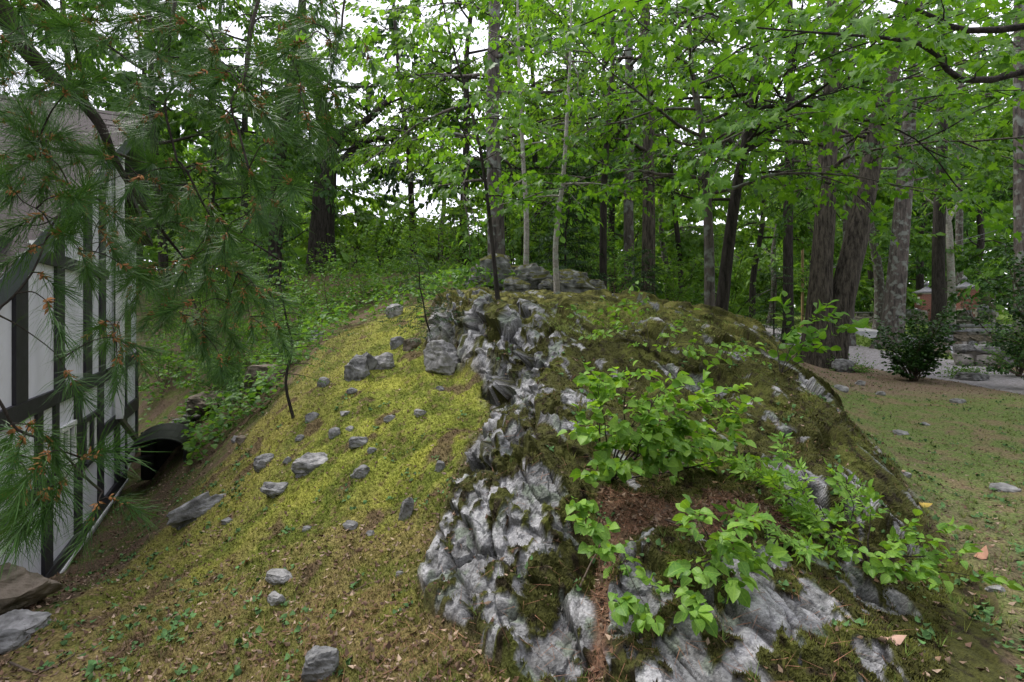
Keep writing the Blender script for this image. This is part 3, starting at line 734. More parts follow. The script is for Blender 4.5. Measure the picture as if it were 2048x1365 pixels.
hbox('pane', wx0 - .14, wx0 - 1.16, -0.118, -0.105, hz(262, 690), hz(262, 623), 'glass', w4); hbox('sill', wx0 - .1, wx0 - 1.2, -0.118, -0.03, hz(262, 700), hz(262, 691), 'bronze', w4)
prism('wing_roof', [(wx0 - .02, hz(262, 470) + .5), (wx1 - .3, hz(262, 470) + .0), (wx1 - .3, hz(262, 470) + .1), (wx0 - .02, hz(262, 470) + .62)], -4, 0.1, 'shingle')
# roof deck, rake board, shingles
rk = (roof_z(0) - roof_z(1)); ang = math.atan(rk); XE = 2.75
rp = lambda x, dz: (x, roof_z(x) + dz)
roof = prism('roof', [rp(XE, -.02), rp(XE, -.10), rp(XR + .12, -.10), (XR - .9, roof_z(XR) - 1.3), (XR - .9, roof_z(XR) - 1.2), rp(XR, -.02)], -6.2, 0.13, 'rake')
prism('rake_board', [rp(XE, .03), rp(XE, -.19), rp(XR - .0, -.19), rp(XR - .0, .03)], 0.132, 0.17, 'rake', roof)
hbox('soffit_bracket', XR + .05, XR + .3, 0.0, 0.128, roof_z(XR) - .5, roof_z(XR) - .2, 'timber', roof)
sw, sl = 0.21, 0.15
b = MB(); b.box((0, 0, 0), (sl * 1.75, sw - .008, .014)); shm = b.mesh('shingle', M['shingle'])
nrow = int((XE - XR) / math.cos(ang) / sl) + 1
rest = MB(); cnt = 0
Rm = Matrix.Rotation(ang, 3, 'Y')
for j in range(30):
    for i in range(nrow):
        x = XE + .03 - (i + .5) * sl * math.cos(ang); y = .17 - (j + .5 + .5 * (i % 2)) * sw + random.uniform(-.004, .004)
        if x < XR + .02: continue
        c = (x, y, roof_z(x) + .028 + random.uniform(-.002, .003))
        if cnt < 300:
            o = obj('shingle', shm, roof, c); o.rotation_euler = (random.uniform(-.01, .01), ang + .045, random.uniform(-.02, .02)); cnt += 1
        else: rest.box(c, (sl * 1.75, sw - .008, .014), Matrix.Rotation(ang + .045, 3, 'Y'))
o = rest.build('shingle', M['shingle'], roof); o["kind"] = "stuff"
prism('ridge_cap', [(XR + .13, roof_z(XR + .13) + .055), (XR + .0, roof_z(XR) + .075), (XR - .12, roof_z(XR) - .09), (XR - .12, roof_z(XR) - .11), (XR, roof_z(XR) + .05), (XR + .13, roof_z(XR + .13) + .03)], -6.2, .2, 'shingle', roof)
# downspout with a diagonal leader
dx = hx(242, .10)
ds = hbox('downspout', dx - .05, dx + .05, 0.045, 0.13, hz(243, 836, .1), roof_z(dx) - .25, 'white')
for q in (.2, .55, .85):
    zq = hz(243, 836, .1) + q * 2.2; hbox('strap', dx - .06, dx + .06, 0.04, 0.135, zq, zq + .03, 'white', ds)
hw = house.matrix_basis.copy()
hm = Matrix.Translation(Vector((HO[0], HO[1], 0))) @ Matrix.Rotation(math.atan2(-.887, .462), 4, 'Z')
tip = hm.inverted() @ Vector(W(284, 893, 8.1))
b = MB(); b.tube([(dx, .09, hz(243, 836, .1) + .03), (dx - .02, .1, hz(243, 836, .1) - .03), tuple(tip)], [.045, .045, .045], 6)
b.build('leader', M['bronze'], house)
b = MB(); b.tube([(dx + .05, .05, hz(240, 905, .05)), (dx, .16, hz(240, 905, .05) - .10), (dx - .25, .45, hz(240, 905, .05) - .10)], [.035, .035, .035], 6); b.build('drain_pipe', M['blackmetal'], house)
b = MB(); b.tube([(hx(205), .05, zB1), (hx(225), .06, zB1 - .04), (hx(231), .06, zB1 - .35), (hx(227), .06, zB1 - .25)], [.012] * 4, 5); b.build('cable', M['blackmetal'], house)

# black arched cellar hatch beside the wall
cp = hm @ Vector((-2.5, 0.60, 0)); zc = gz(cp.x, cp.y)
hat = empty('cellar_hatch', (cp.x, cp.y, 0), 'black arched metal hatch cover against the foot of the white house wall', 'hatch', rz=math.atan2(-.887, .462))
zt = hz(262, 958, .5)
b = MB(); n = 15; ring = [(-.06 + .38 * math.cos(q), .22 * math.sin(q)) for q in np.linspace(0, math.pi, n)]
V = []
for sc_, x0 in ((1, -.62), (1, .62), (.93, -.62), (.93, .62)): V += [(x0, .02 + (y_ - .02) * sc_, zt - .10 + z_ * sc_) for y_, z_ in ring]
Fc = []
for i in range(n - 1): Fc += [(i, i + n, i + 1 + n, i + 1), (i + 2 * n, i + 1 + 2 * n, i + 1 + 3 * n, i + 3 * n), (i, i + 1, i + 1 + 2 * n, i + 2 * n), (i + n, i + 3 * n, i + 1 + 3 * n, i + 1 + n)]
b.add(V, Fc); b.build('lid', M['blackmetal'], hat)
for x_ in (-.45, 0.0, .45):
    b = MB(); V = []
    for dx_ in (-.015, .015): V += [(x_ + dx_, .02 + (y_ - .02) * 1.02, zt - .10 + z_ * 1.03) for y_, z_ in ring]
    b.add(V, [(i, i + n, i + 1 + n, i + 1) for i in range(n - 1)]); b.build('rib', M['blackmetal'], hat)
b = MB(); b.box((0, .30, zt - .45), (1.2, .05, .70)); b.box((-.6, -.08, zt - .4), (.04, .70, .8)); b.build('well_wall', M['blackmetal'], hat)
vp = empty('vent_pipe', tuple(W(307, 905, 8.6)), 'short dark vent pipe with a pale cap behind the arched hatch', 'pipe')
b = MB(); b.tube([(0, 0, -.45), (0, 0, .22)], [.045, .045], 10); b.build('pipe', M['blackmetal'], vp)
b = MB(); b.lathe([(0, .27), (.07, .265), (.075, .23), (.03, .22)], 12); b.build('cap', M['white'], vp)

# ------------------------------------------------------------------ gate, walls, mailbox by the road
def at_flat(px, d): return ((px - 1024) / F * d, d)
stone_vars = [rock_mesh('stone', (1, 1, 1), 100 + k, M['fieldstone'], n=2, rough=.12, cuts=2, box=.75) for k in range(5)]
stone_vars2 = [rock_mesh('stone', (1, 1, 1), 120 + k, M[q], n=4, rough=.16, cuts=4, box=.6) for k, q in enumerate(('fieldstone', 'stone', 'fieldstone', 'stone_brown', 'stone'))]
def stone_wall(label, p0, p1, h, thick, sw_, sh_, z0, cap=True, varset=None, group=None, name='stone_wall'):
    varset = varset or stone_vars
    p0 = np.array(p0); p1 = np.array(p1); L = np.linalg.norm(p1 - p0); a = math.atan2(*(p1 - p0)[::-1])
    w = empty(name, (p0[0], p0[1], z0), label, 'wall', group, a)
    b = MB(); b.box((L / 2, 0, h / 2 - .1), (L - .06, thick * .8, h)); b.build('core', M['mortar'], w)
    z = 0.0; k = 0
    while z < h - .02:
        rh = min(sh_ * random.uniform(.75, 1.25), h - z); x = -random.uniform(0, sw_ * .4)
        if h - z - rh < sh_ * .4: rh = h - z
        while x < L:
            ww = sw_ * random.uniform(.6, 1.5)
            o = obj('stone', random.choice(varset), w, (x + ww / 2, random.uniform(-.02, .02), z + rh / 2))
            o.scale = (ww * 1.42, thick * random.uniform(1.2, 1.4), rh * 1.45); o.rotation_euler = (0, random.uniform(-.05, .05), random.choice((0, math.pi)))
            x += ww
        z += rh
    if cap:
        x = -.05
        while x < L:
            ww = min(sw_ * random.uniform(2, 3.2), L + .05 - x)
            b = MB(); b.box((x + ww / 2, 0, h + .05), (ww - .015, thick + .12, .10)); b.build('capstone', M['capstone'], w)
            x += ww
    return w
def zf(x, y): return gz(x, y)
# near fieldstone wall end by the drive
p0 = at_flat(1921, 14.4); p1 = at_flat(2120, 13.6)
stone_wall('low rough fieldstone wall end with big boulders beside the gravel drive', p0, p1, 0.62, .55, .42, .30, zf(*p0) - .06, False, stone_vars2)
p0 = at_flat(1885, 20.5); p1 = at_flat(2060, 20.0)
stone_wall('grey capped stone wall under the black mailbox', p0, p1, 0.62, .5, .38, .2, zf(*p0) - .05, True, stone_vars2)
p0 = at_flat(1905, 23.5); p1 = at_flat(2100, 22.5)
stone_wall('upper grey stone step wall above the mailbox wall', p0, p1, 0.62, .5, .4, .2, zf(*p0) - .05, True, stone_vars)
# pillar wall with ball
zg = -0.95 + EYE
p0 = at_flat(1902, 28.0); p1 = at_flat(1936, 27.4)
stone_wall('square stone end pillar beside the right brick pier', p0, p1, 1.10, .8, .35, .2, zg, True, name='stone_pillar')
p1b = at_flat(1958, 27.0)
stone_wall('low curved stone wall between the two square pillars', p1, p1b, .72, .5, .35, .18, zg)
p2 = at_flat(1985, 26.6)
stone_wall('square stone pillar carrying the larger stone ball', p1b, p2, 1.08, .8, .35, .2, zg, True, name='stone_pillar')
def ball(px, py, d, r, label):
    c = W(px, py, d); t = empty('stone_ball', (c[0], c[1], c[2] - r), label, 'ball')
    b = MB(); b.lathe([(0.001, 0)] + [(r * math.sin(a), r - r * math.cos(a)) for a in np.linspace(.15, math.pi - .05, 14)] + [(.001, 2 * r)], 24); b.build('sphere', M['capstone'], t, True)
    b = MB(); b.lathe([(r * .5, -.03), (r * .5, 0.03), (r * .3, .05)], 16); b.build('collar', M['capstone'], t)
ball(1967, 619, 26.8, .255, 'large grey stone ball on the square pillar near the dark evergreen')
ball(1820.5, 628, 36.5, .26, 'grey stone ball on the long low wall left of the brick piers')
p0 = at_flat(1716, 40); p1 = at_flat(1806, 37)
stone_wall('long low stone boundary wall beyond the road left of the gate', p0, p1, .72, .5, .6, .24, zf(*p0) - .02, True, stone_vars)
p2 = at_flat(1838, 36.2)
stone_wall('taller stone wall section carrying the small ball beside the left pier', p1, p2, 1.0, .5, .5, .25, zf(*p1) - .05, True, stone_vars)
def pier(px, d, label, w=1.0, htop=2.0, zb=-.85):
    x, y = at_flat(px, d); z0 = zb + EYE
    t = empty('gate_pier', (x, y, z0), label, 'gate pier', None, math.radians(-11))
    b = MB(); b.box((0, 0, htop / 2 + .2), (w, w, htop + .4)); b.build('brick_shaft', M['brick'], t)
    b = MB(); b.box((0, 0, .25), (w + .12, w + .12, .5)); b.build('base', M['fieldstone'], t)
    for sx in (-1, 1):
        for sy in (-1, 1):
            for k in range(4):
                a = .22 if k % 2 else .34; c2 = .34 if k % 2 else .22
                b = MB(); b.box((sx * (w / 2 - a / 2 + .012), sy * (w / 2 - c2 / 2 + .012), .5 + .17 * (k + .5)), (a, c2, .165)); b.build('quoin', M['quoin'], t)
    h = htop + .4
    b = MB(); b.box((0, 0, h + .04), (w + .10, w + .10, .08)); b.build('cornice', M['quoin'], t)
    b = MB(); b.box((0, 0, h + .13), (w + .26, w + .26, .10)); cp_ = b.build('cap', M['capstone'], t)
    b = MB(); prof = [(w * .62, h + .182), (w * .42, h + .26), (w * .24, h + .36), (w * .13, h + .47), (w * .10, h + .50)]
    V = []; 
    for r_, z_ in prof: V += [(r_, r_, z_), (-r_, r_, z_), (-r_, -r_, z_), (r_, -r_, z_)]
    b.add(V, [(i * 4 + k, i * 4 + (k + 1) % 4, i * 4 + 4 + (k + 1) % 4, i * 4 + 4 + k) for i in range(4) for k in range(4)]); b.build('pyramid', M['capstone'], cp_)
    b = MB(); b.lathe([(.10, h + .48), (.13, h + .52), (.06, h + .56), (.05, h + .60), (.12, h + .66), (.145, h + .73), (.11, h + .81), (.04, h + .87), (.035, h + .92), (.001, h + .95)], 14); b.build('finial', M['capstone'], cp_, True)
    b = MB(); b.box((-w / 2 - .015, 0, h - .45), (.03, .38, .55)); b.build('plaque', M['plaque'], t)
    # lantern on a bracket at the road side
    b = MB(); b.box((-w / 2 - .15, -.30, 1.02), (.30, .04, .04)); b.build('bracket', M['blackmetal'], t)
    lx, ly = -w / 2 - .30, -.30
    b = MB(); b.lathe([(.06, 1.0), (.09, 1.05), (.11, 1.30)], 8, (lx, ly, 0)); b.build('lantern', M['blackmetal'], t)
    b = MB(); b.lathe([(.17, 1.30), (.03, 1.42), (.001, 1.45)], 8, (lx, ly, 0)); b.build('lantern_roof', M['white'], t)
    return t
pier(1929, 33.0, 'red brick gate pier with grey pyramid cap above the stone pillars', zb=-.8)
pier(1853, 36.5, 'red brick gate pier partly hidden by the dark trunk', zb=-.95)
def gate(pa, pb, n, h, label):
    x0, y0, z0 = pa; x1, y1, z1 = pb; L = math.hypot(x1 - x0, y1 - y0)
    t = empty('iron_gate', (x0, y0, z0), label, 'gate', None, math.atan2(y1 - y0, x1 - x0))
    for k in range(n):
        b = MB(); x = L * (k + .5) / n; hh = h * (1 + .12 * math.sin(math.pi * (k + .5) / n)); b.tube([(x, 0, .05), (x, 0, hh)], [.022, .022], 5); b.build('bar', M['bronze'], t)
    for z in (.15, h * .55, h * .95):
        b = MB(); b.box((L / 2, 0, z), (L, .03, .05)); b.build('rail', M['bronze'], t)
a = at_flat(1866, 36); c = at_flat(1906, 33.6)
gate((*a, .66), (*c, .76), 22, 1.35, 'rusty iron bar gate between the two brick piers')
a = at_flat(1949, 33); c = at_flat(1992, 31.5)
gate((*a, .8), (*c, .8), 16, 2.0, 'tall dark iron fence right of the brick pier')
mx = W(1900, 660, 20.3); mt = empty('mailbox', (mx[0], mx[1], mx[2]), 'black mailbox with small pale and red marks standing at the stone wall', 'mailbox', rz=math.radians(-35))
b = MB(); prof = [(-.16, 0), (.16, 0), (.16, .14)] + [(.16 * math.cos(a), .14 + .10 * math.sin(a)) for a in np.linspace(.2, math.pi - .2, 7)] + [(-.16, .14)]
n = len(prof); V = [(-.28, y, z) for y, z in prof] + [(.28, y, z) for y, z in prof]
b.add(V, [list(range(n))[::-1], list(range(n, 2 * n))] + [(i, (i + 1) % n, (i + 1) % n + n, i + n) for i in range(n)]); b.build('box', M['blackmetal'], mt)
b = MB(); b.box((.12, -.163, .09), (.12, .004, .05)); b.build('number_mark', M['white'], mt)
redm = mat('red_mark', (.30, .03, .03), .5, .1, 5, 0); b = MB(); b.box((-.1, -.163, .09), (.16, .004, .05)); b.build('flag', redm, mt)
b = MB(); b.box((0, 0, -.2), (.09, .09, .4)); b.build('post', M['timber'], mt)

# utility pole and wires
px_, py_ = at_flat(1605, 31); zt = W(1605, 480, 31)[2]
up = empty('utility_pole', (px_, py_, gz(px_, py_)), 'slim tan wooden utility pole with a short white arm beyond the drive', 'pole')
b = MB(); b.tube([(0, 0, -.2), (0, 0, zt - gz(px_, py_) + .3)], [.085, .07], 10); b.build('pole', M['pole'], up)
b = MB(); b.tube([(0, 0, zt - gz(px_, py_)), (-.55, -.1, zt - gz(px_, py_))], [.05, .05], 6); b.build('arm', M['white'], up)
for k, (a, c, lb) in enumerate((((1640, 540, 33), (2300, 360, 24), 'thicker overhead wire running past the brick piers'), ((1640, 545, 33), (2300, 372, 24), 'thin overhead wire just under the thicker one'))):
    A = W(*a); B = W(*c); pts = [A + (B - A) * t + np.array([0, 0, -.5 * math.sin(math.pi * t)]) for t in np.linspace(0, 1, 14)]
    b = MB(); b.tube(pts, [.018 if k == 0 else .009] * 14, 5); o = b.build('overhead_wire', M['wire']); tag(o, lb, 'wire')
# ------------------------------------------------------------------ leaves
def fold(pts, k=0.18, sag=0.25):
    P = np.array(pts, float); x, y = P[:, 0], P[:, 1]
    return np.stack([x, y, k * np.abs(x) * 1.6 - sag * y * y], -1)
KITE = (fold([(0, 0), (.32, .42), (0, 1), (-.32, .42)]), np.array([(0, 1, 2), (0, 2, 3)]))
_ov = [(0, 0), (0, .33), (0, .68), (0, 1), (.24, .16), (.36, .42), (.27, .74), (-.24, .16), (-.36, .42), (-.27, .74)]
OVATE = (fold(_ov, .22, .30), np.array([(0, 4, 1), (4, 5, 1), (1, 5, 2), (5, 6, 2), (2, 6, 3), (0, 1, 7), (7, 1, 8), (1, 2, 8), (8, 2, 9), (2, 3, 9)]))
_wide = [(x * 1.35, y) for x, y in _ov]
ROUND = (fold(_wide, .20, .28), OVATE[1])
_mo = [(0, 0), (.18, .10), (.46, .02), (.36, .22), (.62, .40), (.40, .48), (.34, .62), (.16, .58), (.14, .80), (0, 1.0), (-.14, .80), (-.16, .58), (-.34, .62), (-.40, .48), (-.62, .40), (-.36, .22), (-.46, .02), (-.18, .10)]
MAPLE = (fold([(0, .42)] + _mo, .14, .30), np.array([(0, i + 1, (i + 1) % len(_mo) + 1) for i in range(len(_mo))]))
_cmp = []  # compound leaf: five leaflets
_cf = []
for a_, l_ in ((0, 1.0), (55, .8), (-55, .8), (100, .6), (-100, .6)):
    c_, s_ = math.cos(math.radians(a_)), math.sin(math.radians(a_)); o_ = len(_cmp)
    for x, y in ((0, .12), (.17, .5), (0, 1.0), (-.17, .5)):
        x *= l_; y *= l_; _cmp.append((x * c_ + y * s_, -x * s_ + y * c_ + .1))
    _cf += [(o_, o_ + 1, o_ + 2), (o_, o_ + 2, o_ + 3)]
COMPOUND = (fold(_cmp, .1, .25), np.array(_cf))

def unit(v): return v / (np.linalg.norm(v, axis=-1, keepdims=True) + 1e-9)
def frames(axis, normal):
    a = unit(axis); n = unit(normal - (normal * a).sum(-1, keepdims=True) * a); s = np.cross(a, n)
    return s, a, n
def leaf_cloud(name, tmpl, P, A, N, S, material, parent=None, tint=None, kind=None):
    T, Fc = tmpl; s, a, n = frames(A, N); k = len(T); m = len(P)
    V = P[:, None] + S[:, None, None] * (T[None, :, 0:1] * s[:, None] + T[None, :, 1:2] * a[:, None] + T[None, :, 2:3] * n[:, None])
    FF = (np.arange(m)[:, None, None] * k + Fc[None]).reshape(-1, Fc.shape[1])
    if tint is None: tint = rng.random(m)
    c = np.repeat(tint[:, None], k, 0).repeat(3, 1)
    o = obj(name, mesh_np(name, V.reshape(-1, 3), FF, material, True, c), parent)
    if kind: o["kind"] = kind
    return o
_leafmesh = {}
def leaf_objects(tmpl, key, P, A, N, S, material, parent, limit=300, matmass=None, name='leaf'):
    """each leaf a part of its own (shared mesh); past the limit one joined part"""
    if key not in _leafmesh:
        vs_ = []
        for k in range(4):
            T = tmpl[0].copy(); T[:, 2] = T[:, 2] * (.6 + .35 * k) + .05 * np.sin(T[:, 0] * 9 + k) * (k - 1.5) * .5
            T[:, 0] *= (.9 + .08 * k)
            vs_.append(mesh_np('leaf', T, tmpl[1], material, True))
        _leafmesh[key] = vs_
    d = np.linalg.norm(P - np.array([0, 0, EYE]), axis=1)
    order = np.argsort(-S / d)
    s, a, n = frames(A, N)
    for i in order[:limit]:
        o = bpy.data.objects.new(name, random.choice(_leafmesh[key])); COL.objects.link(o); o.parent = parent
        R = Matrix((s[i], a[i], n[i])).transposed()
        o.matrix_basis = Matrix.Translation(Vector(P[i])) @ R.to_4x4() @ Matrix.Scale(float(S[i]), 4)
    rest = order[limit:]
    if len(rest): leaf_cloud(name, tmpl, P[rest], A[rest], N[rest], S[rest], matmass, parent, kind='stuff')

# ------------------------------------------------------------------ trees
def branch_path(o, d, L, n=6, droop=0.0, wob=0.18):
    P = [np.array(o, float)]; d = np.array(d, float); d /= np.linalg.norm(d)
    for k in range(n):
        d = d + rng.normal(size=3) * wob + np.array([0, 0, -droop / n]); d /= np.linalg.norm(d)
        P.append(P[-1] + d * L / n)
    return np.array(P)
def rot_z(v, a):
    c, s = math.cos(a), math.sin(a); return np.array([v[0] * c - v[1] * s, v[0] * s + v[1] * c, v[2]])
class Limb:
    def __init__(s): s.V = []; s.F = []; s.n = 0
    def add(s, P, R, n=6, sub=2):
        P2 = catmull(P, sub); R2 = np.interp(np.linspace(0, 1, len(P2)), np.linspace(0, 1, len(R)), R)
        V, Fq, _ = tube_np(P2, R2, n); s.V.append(V); s.F.append(Fq + s.n); s.n += len(V)
    def build(s, name, m, parent):
        if not s.V: return None
        return obj(name, mesh_np(name, np.vstack(s.V), np.vstack(s.F), m, True), parent)
def twigs_on(path, per_m, spread, lmin, lmax, start=.2, flatness=.35, droop=.15):
    seg = np.diff(path, axis=0); L = np.linalg.norm(seg, axis=1).sum(); m = max(2, int(L * per_m)); out = []
    for t in start + (1 - start) * (np.arange(m) + rng.random(m)) / m:
        f = t * (len(path) - 1); i = min(int(f), len(path) - 2); p = path[i] + seg[i] * (f - i); d = seg[i] / np.linalg.norm(seg[i])
        d2 = rot_z(d, rng.choice((-1, 1)) * rng.uniform(.3, spread)); d2[2] = d2[2] * flatness + rng.normal() * .22 - droop
        d2 /= np.linalg.norm(d2); out.append((p, d2, rng.uniform(lmin, lmax)))
    out.append((path[-1], seg[-1] / np.linalg.norm(seg[-1]), lmax)); return out
def twig_leaves(tw, per, size, jit=.25, up=.75, droop=.35, spread=.9):
    O = np.array([t[0] for t in tw]); D = np.array([t[1] for t in tw]); L = np.array([t[2] for t in tw])
    m = len(tw); k = np.arange(per)
    f = (k[None] + .6 + rng.normal(size=(m, per)) * .2) / per
    P = O[:, None] + D[:, None] * (L[:, None] * f)[..., None]
    side = np.where((k % 2)[None] == 0, 1, -1) * (rng.uniform(.4, spread, (m, per)))
    side[:, -1] *= .2
    z = np.array([0, 0, 1.0]); S = np.cross(D, z); S = unit(S)
    A = D[:, None] * np.cos(side)[..., None] + S[:, None] * np.sin(side)[..., None]
    A = A + rng.normal(size=A.shape) * .2; A[..., 2] -= droop
    N = np.zeros(A.shape); N[..., 2] = up; N = N + rng.normal(size=A.shape) * jit * 1.3
    Z = size * rng.uniform(.65, 1.2, (m, per)); Z[:, 0] *= .8
    P = P + unit(A) * (Z * .25)[..., None]
    return P.reshape(-1, 3), unit(A).reshape(-1, 3), N.reshape(-1, 3), Z.reshape(-1)

def px_path(pts, d):
    """trunk path from pixels; foot set on the ground at distance d"""
    P = np.array([W(p[0], p[1], d) for p in pts]); R = np.array([p[2] / F * d / 2 for p in pts])
    P[0, 2] = gz(P[0, 0], P[0, 1]) - .12
    return P, R
def bark_trunk(P, R, n, m, parent, name='trunk', flare=1.0, rough=.08, sub=5):
    P2 = catmull(P, sub); R2 = np.interp(np.linspace(0, 1, len(P2)), np.linspace(0, 1, len(R)), R)
    V, Fq, caps = tube_np(P2, R2, n)
    k = np.repeat(np.arange(len(P2)), n); a = np.tile(np.linspace(0, 2 * np.pi, n, endpoint=False), len(P2))
    ctr = P2[k]; rad = V - ctr
    h = V[:, 2] - V[:, 2].min()
    nz = fbm(np.cos(a) * 2.2 + ctr[:, 0] * 3, np.sin(a) * 2.2, V[:, 2] * .5, 3) * rough + .5 * rough * np.abs(noise3(np.cos(a) * 6, np.sin(a) * 6, V[:, 2] * .6))
    fl = flare * np.exp(-h / (R2[0] * 1.5 + .05)) * (.32 + .35 * np.cos(a * 5 + 1.3 * np.sin(a * 2)))
    V = ctr + rad * (1 + nz + fl.clip(-.1, .8))[:, None]
    return obj(name, mesh_np(name, V, Fq, m, True), parent), P2, R2

def crown(parent, P2, R2, bark, leafm, spec, seed=0):
    """limbs from the trunk with sub-branches, twigs and leaves"""
    tw = []
    z0, z1 = spec.get('z', (.3, 1.0)); nl = spec['limbs']; LL = spec['len']
    up = spec.get('up', .35); bias = np.array(spec.get('bias', (0, 0, 0)), float)
    for i in range(nl):
        t = z0 + (z1 - z0) * (i + rng.random() * .8) / nl; f = t * (len(P2) - 1); j = min(int(f), len(P2) - 2); o = P2[j] + (P2[j + 1] - P2[j]) * (f - j)
        a = i * 2.4 + rng.uniform(-.5, .5) + seed
        d = np.array([math.cos(a), math.sin(a), up + rng.normal() * .15]) + bias
        L = rng.uniform(*LL) * (1 - .45 * max(0, t - .6) / .4); r = min(R2[j] * .5, .012 * L + .01)
        lb = Limb(); path = branch_path(o, d, L, 6, spec.get('droop', .3), .14); lb.add(path, [r, r * .75, r * .45, r * .15], 6)
        for (p, d2, l2) in twigs_on(path, spec.get('subs', 1.6), 1.0, L * .22, L * .42, .18, .5, .05):
            sp = branch_path(p, d2, l2, 3, .25, .16); lb.add(sp, [r * .4, r * .12], 4, 1)
            tw += twigs_on(sp, spec.get('tw', 5.0), 1.1, *spec.get('twl', (.2, .45)), .1, spec.get('flat', .4), spec.get('tdroop', .15))
        lb.build('limb', bark, parent)
    return tw

def tree(name, label, trunks, d, bark, leafm, spec, group=None, n=12, leaf=.12, per=7, tmpl=KITE, rough=.08, cat='tree', mode='mass', key=None, mass=None, extra=None, flare=1.0):
    first = W(trunks[0][0][0], 0, d); g = gz(first[0], d)
    t = empty(name, (0, 0, 0), label, cat, group)
    t.location = (first[0], d, g)
    inv = np.array([first[0], d, g]); tw = []
    for q, tr in enumerate(trunks):
        P, R = px_path(tr, d)
        if q > 0 and not (extra and extra.get('ground')): P[0, 2] = W(0, tr[0][1], d)[2]
        P = P - inv
        ob, P2, R2 = bark_trunk(P, R, n, bark, t, 'trunk' if q == 0 or (extra and extra.get('ground')) else 'main_limb', flare if q == 0 or (extra and extra.get('ground')) else 0, rough)
        if spec: tw += crown(t, P2, R2, bark, leafm, spec, seed=q * 1.3 + trunks[0][0][0])
    if tw:
        p, a, nn, s = twig_leaves(tw, per, leaf, droop=spec.get('ldroop', .35), jit=spec.get('jit', .25))
        w = p + inv; off = ((w[:, 2] - EYE) / np.maximum(w[:, 1], .1) > .70) | (np.abs(w[:, 0]) / np.maximum(w[:, 1], .1) > 1.2)
        keep = ~off | (rng.random(len(p)) < .3); s = np.where(off, s * 1.7, s); p, a, nn, s = p[keep], a[keep], nn[keep], s[keep]   # above the view: fewer, larger leaves
        if mode == 'mass': leaf_cloud('crown', tmpl, p, a, nn, s, leafm, t)
        else: 
            _leaf_world(tmpl, key, p, a, nn, s, leafm, t, mass, inv)
    return t
def _leaf_world(tmpl, key, p, a, nn, s, leafm, t, mass, inv, limit=300):
    w = p + inv; vis = (np.abs(w[:, 0] / np.maximum(w[:, 1], .1)) < 1.02) & ((w[:, 2] - EYE) / np.maximum(w[:, 1], .1) < .63) & (w[:, 1] > .3)
    iv = np.where(vis)[0]; dist = np.linalg.norm(w[iv] - np.array([0, 0, EYE]), axis=1); o = iv[np.argsort(-s[iv] / dist)][:limit]
    m = np.zeros(len(p), bool); m[o] = True
    leaf_objects(tmpl, key, p[m], a[m], nn[m], s[m], leafm, t, limit)
    if (~m).any(): leaf_cloud('leaf', tmpl, p[~m], a[~m], nn[~m], s[~m], mass, t, kind='stuff')

BIG = dict(limbs=17, len=(2.2, 4.2), z=(.24, .92), up=.2, subs=1.8, tw=4.2, twl=(.3, .6))
MID = dict(limbs=13, len=(1.6, 3.0), z=(.28, 1.0), up=.2, subs=1.9, tw=4.6, twl=(.25, .5))
FAR = dict(limbs=16, len=(2.6, 5.0), z=(.2, 1.0), up=.2, subs=1.5, tw=3.8, twl=(.4, .9))
def vtr(x, w, y0, y1, lean=0.0, top=-350, wt=.5, jit=3):
    """near-vertical trunk: foot pixel row y0, leaning by px towards the top"""
    r = []
    for k, t in enumerate(np.linspace(0, 1, 6)):
        r.append((x + lean * t + random.uniform(-jit, jit) * (k > 0), y0 + (top - y0) * t, w * (1 + (wt - 1) * t)))
    return r
# the trees of the outcrop and the crest
tree('tall_tree', 'tall straight brown tree trunk rising behind the rock knob', [[(995, 510, 36), (991, 420, 33), (988, 330, 29), (985, 230, 26), (988, 80, 23), (990, -120, 19), (994, -420, 9)]], 13.5, M['bark_grey'], M['leaf_a'], dict(BIG, z=(.25, .95)), n=16, leaf=.15)
tree('oak_tree', 'wide brown trunk of the right one of the paired trees on the crest', [vtr(1296, 27, 600, 0, -6)], 14.5, M['bark_big'], M['leaf_b'], dict(BIG), n=14, leaf=.15)
tree('oak_tree', 'greyer trunk of the left one of the paired trees on the crest', [vtr(1260, 22, 600, 0, -4)], 16, M['bark_grey'], M['leaf_a'], dict(BIG), n=12, leaf=.15)
tree('thin_tree', 'thin dark tree standing right of the birches on the crest', [[(1206, 570, 15), (1207, 420, 14), (1212, 300, 12), (1222, 180, 10), (1226, 60, 7), (1228, -100, 4)]], 12.5, M['bark_dark'], M['leaf_a'], dict(MID, z=(.3, 1), len=(1.2, 2.4)), n=10, leaf=.11)
tree('birch_sapling', 'slim pale birch stem rising from the rock knob', [[(1051, 552, 12), (1053, 450, 11), (1048, 350, 9), (1041, 210, 7), (1036, 60, 5), (1034, -60, 3)]], 11.2, M['bark_pale'], M['leaf_sap_s'], dict(MID, limbs=10, len=(.8, 1.7), z=(.35, 1), tw=4, twl=(.2, .4)), 'birch saplings on the knob', n=10, leaf=.10, flare=.4)
tree('birch_sapling', 'slim pale birch stem standing on moss in front of the knob', [[(1115, 584, 13), (1111, 500, 11), (1118, 420, 10), (1127, 350, 9), (1135, 220, 7), (1141, 90, 5), (1143, -40, 3)]], 9.8, M['bark_pale'], M['leaf_sap_s'], dict(MID, limbs=10, len=(.8, 1.6), z=(.38, 1), tw=4, twl=(.2, .4)), 'birch saplings on the knob', n=10, leaf=.10, flare=.4)
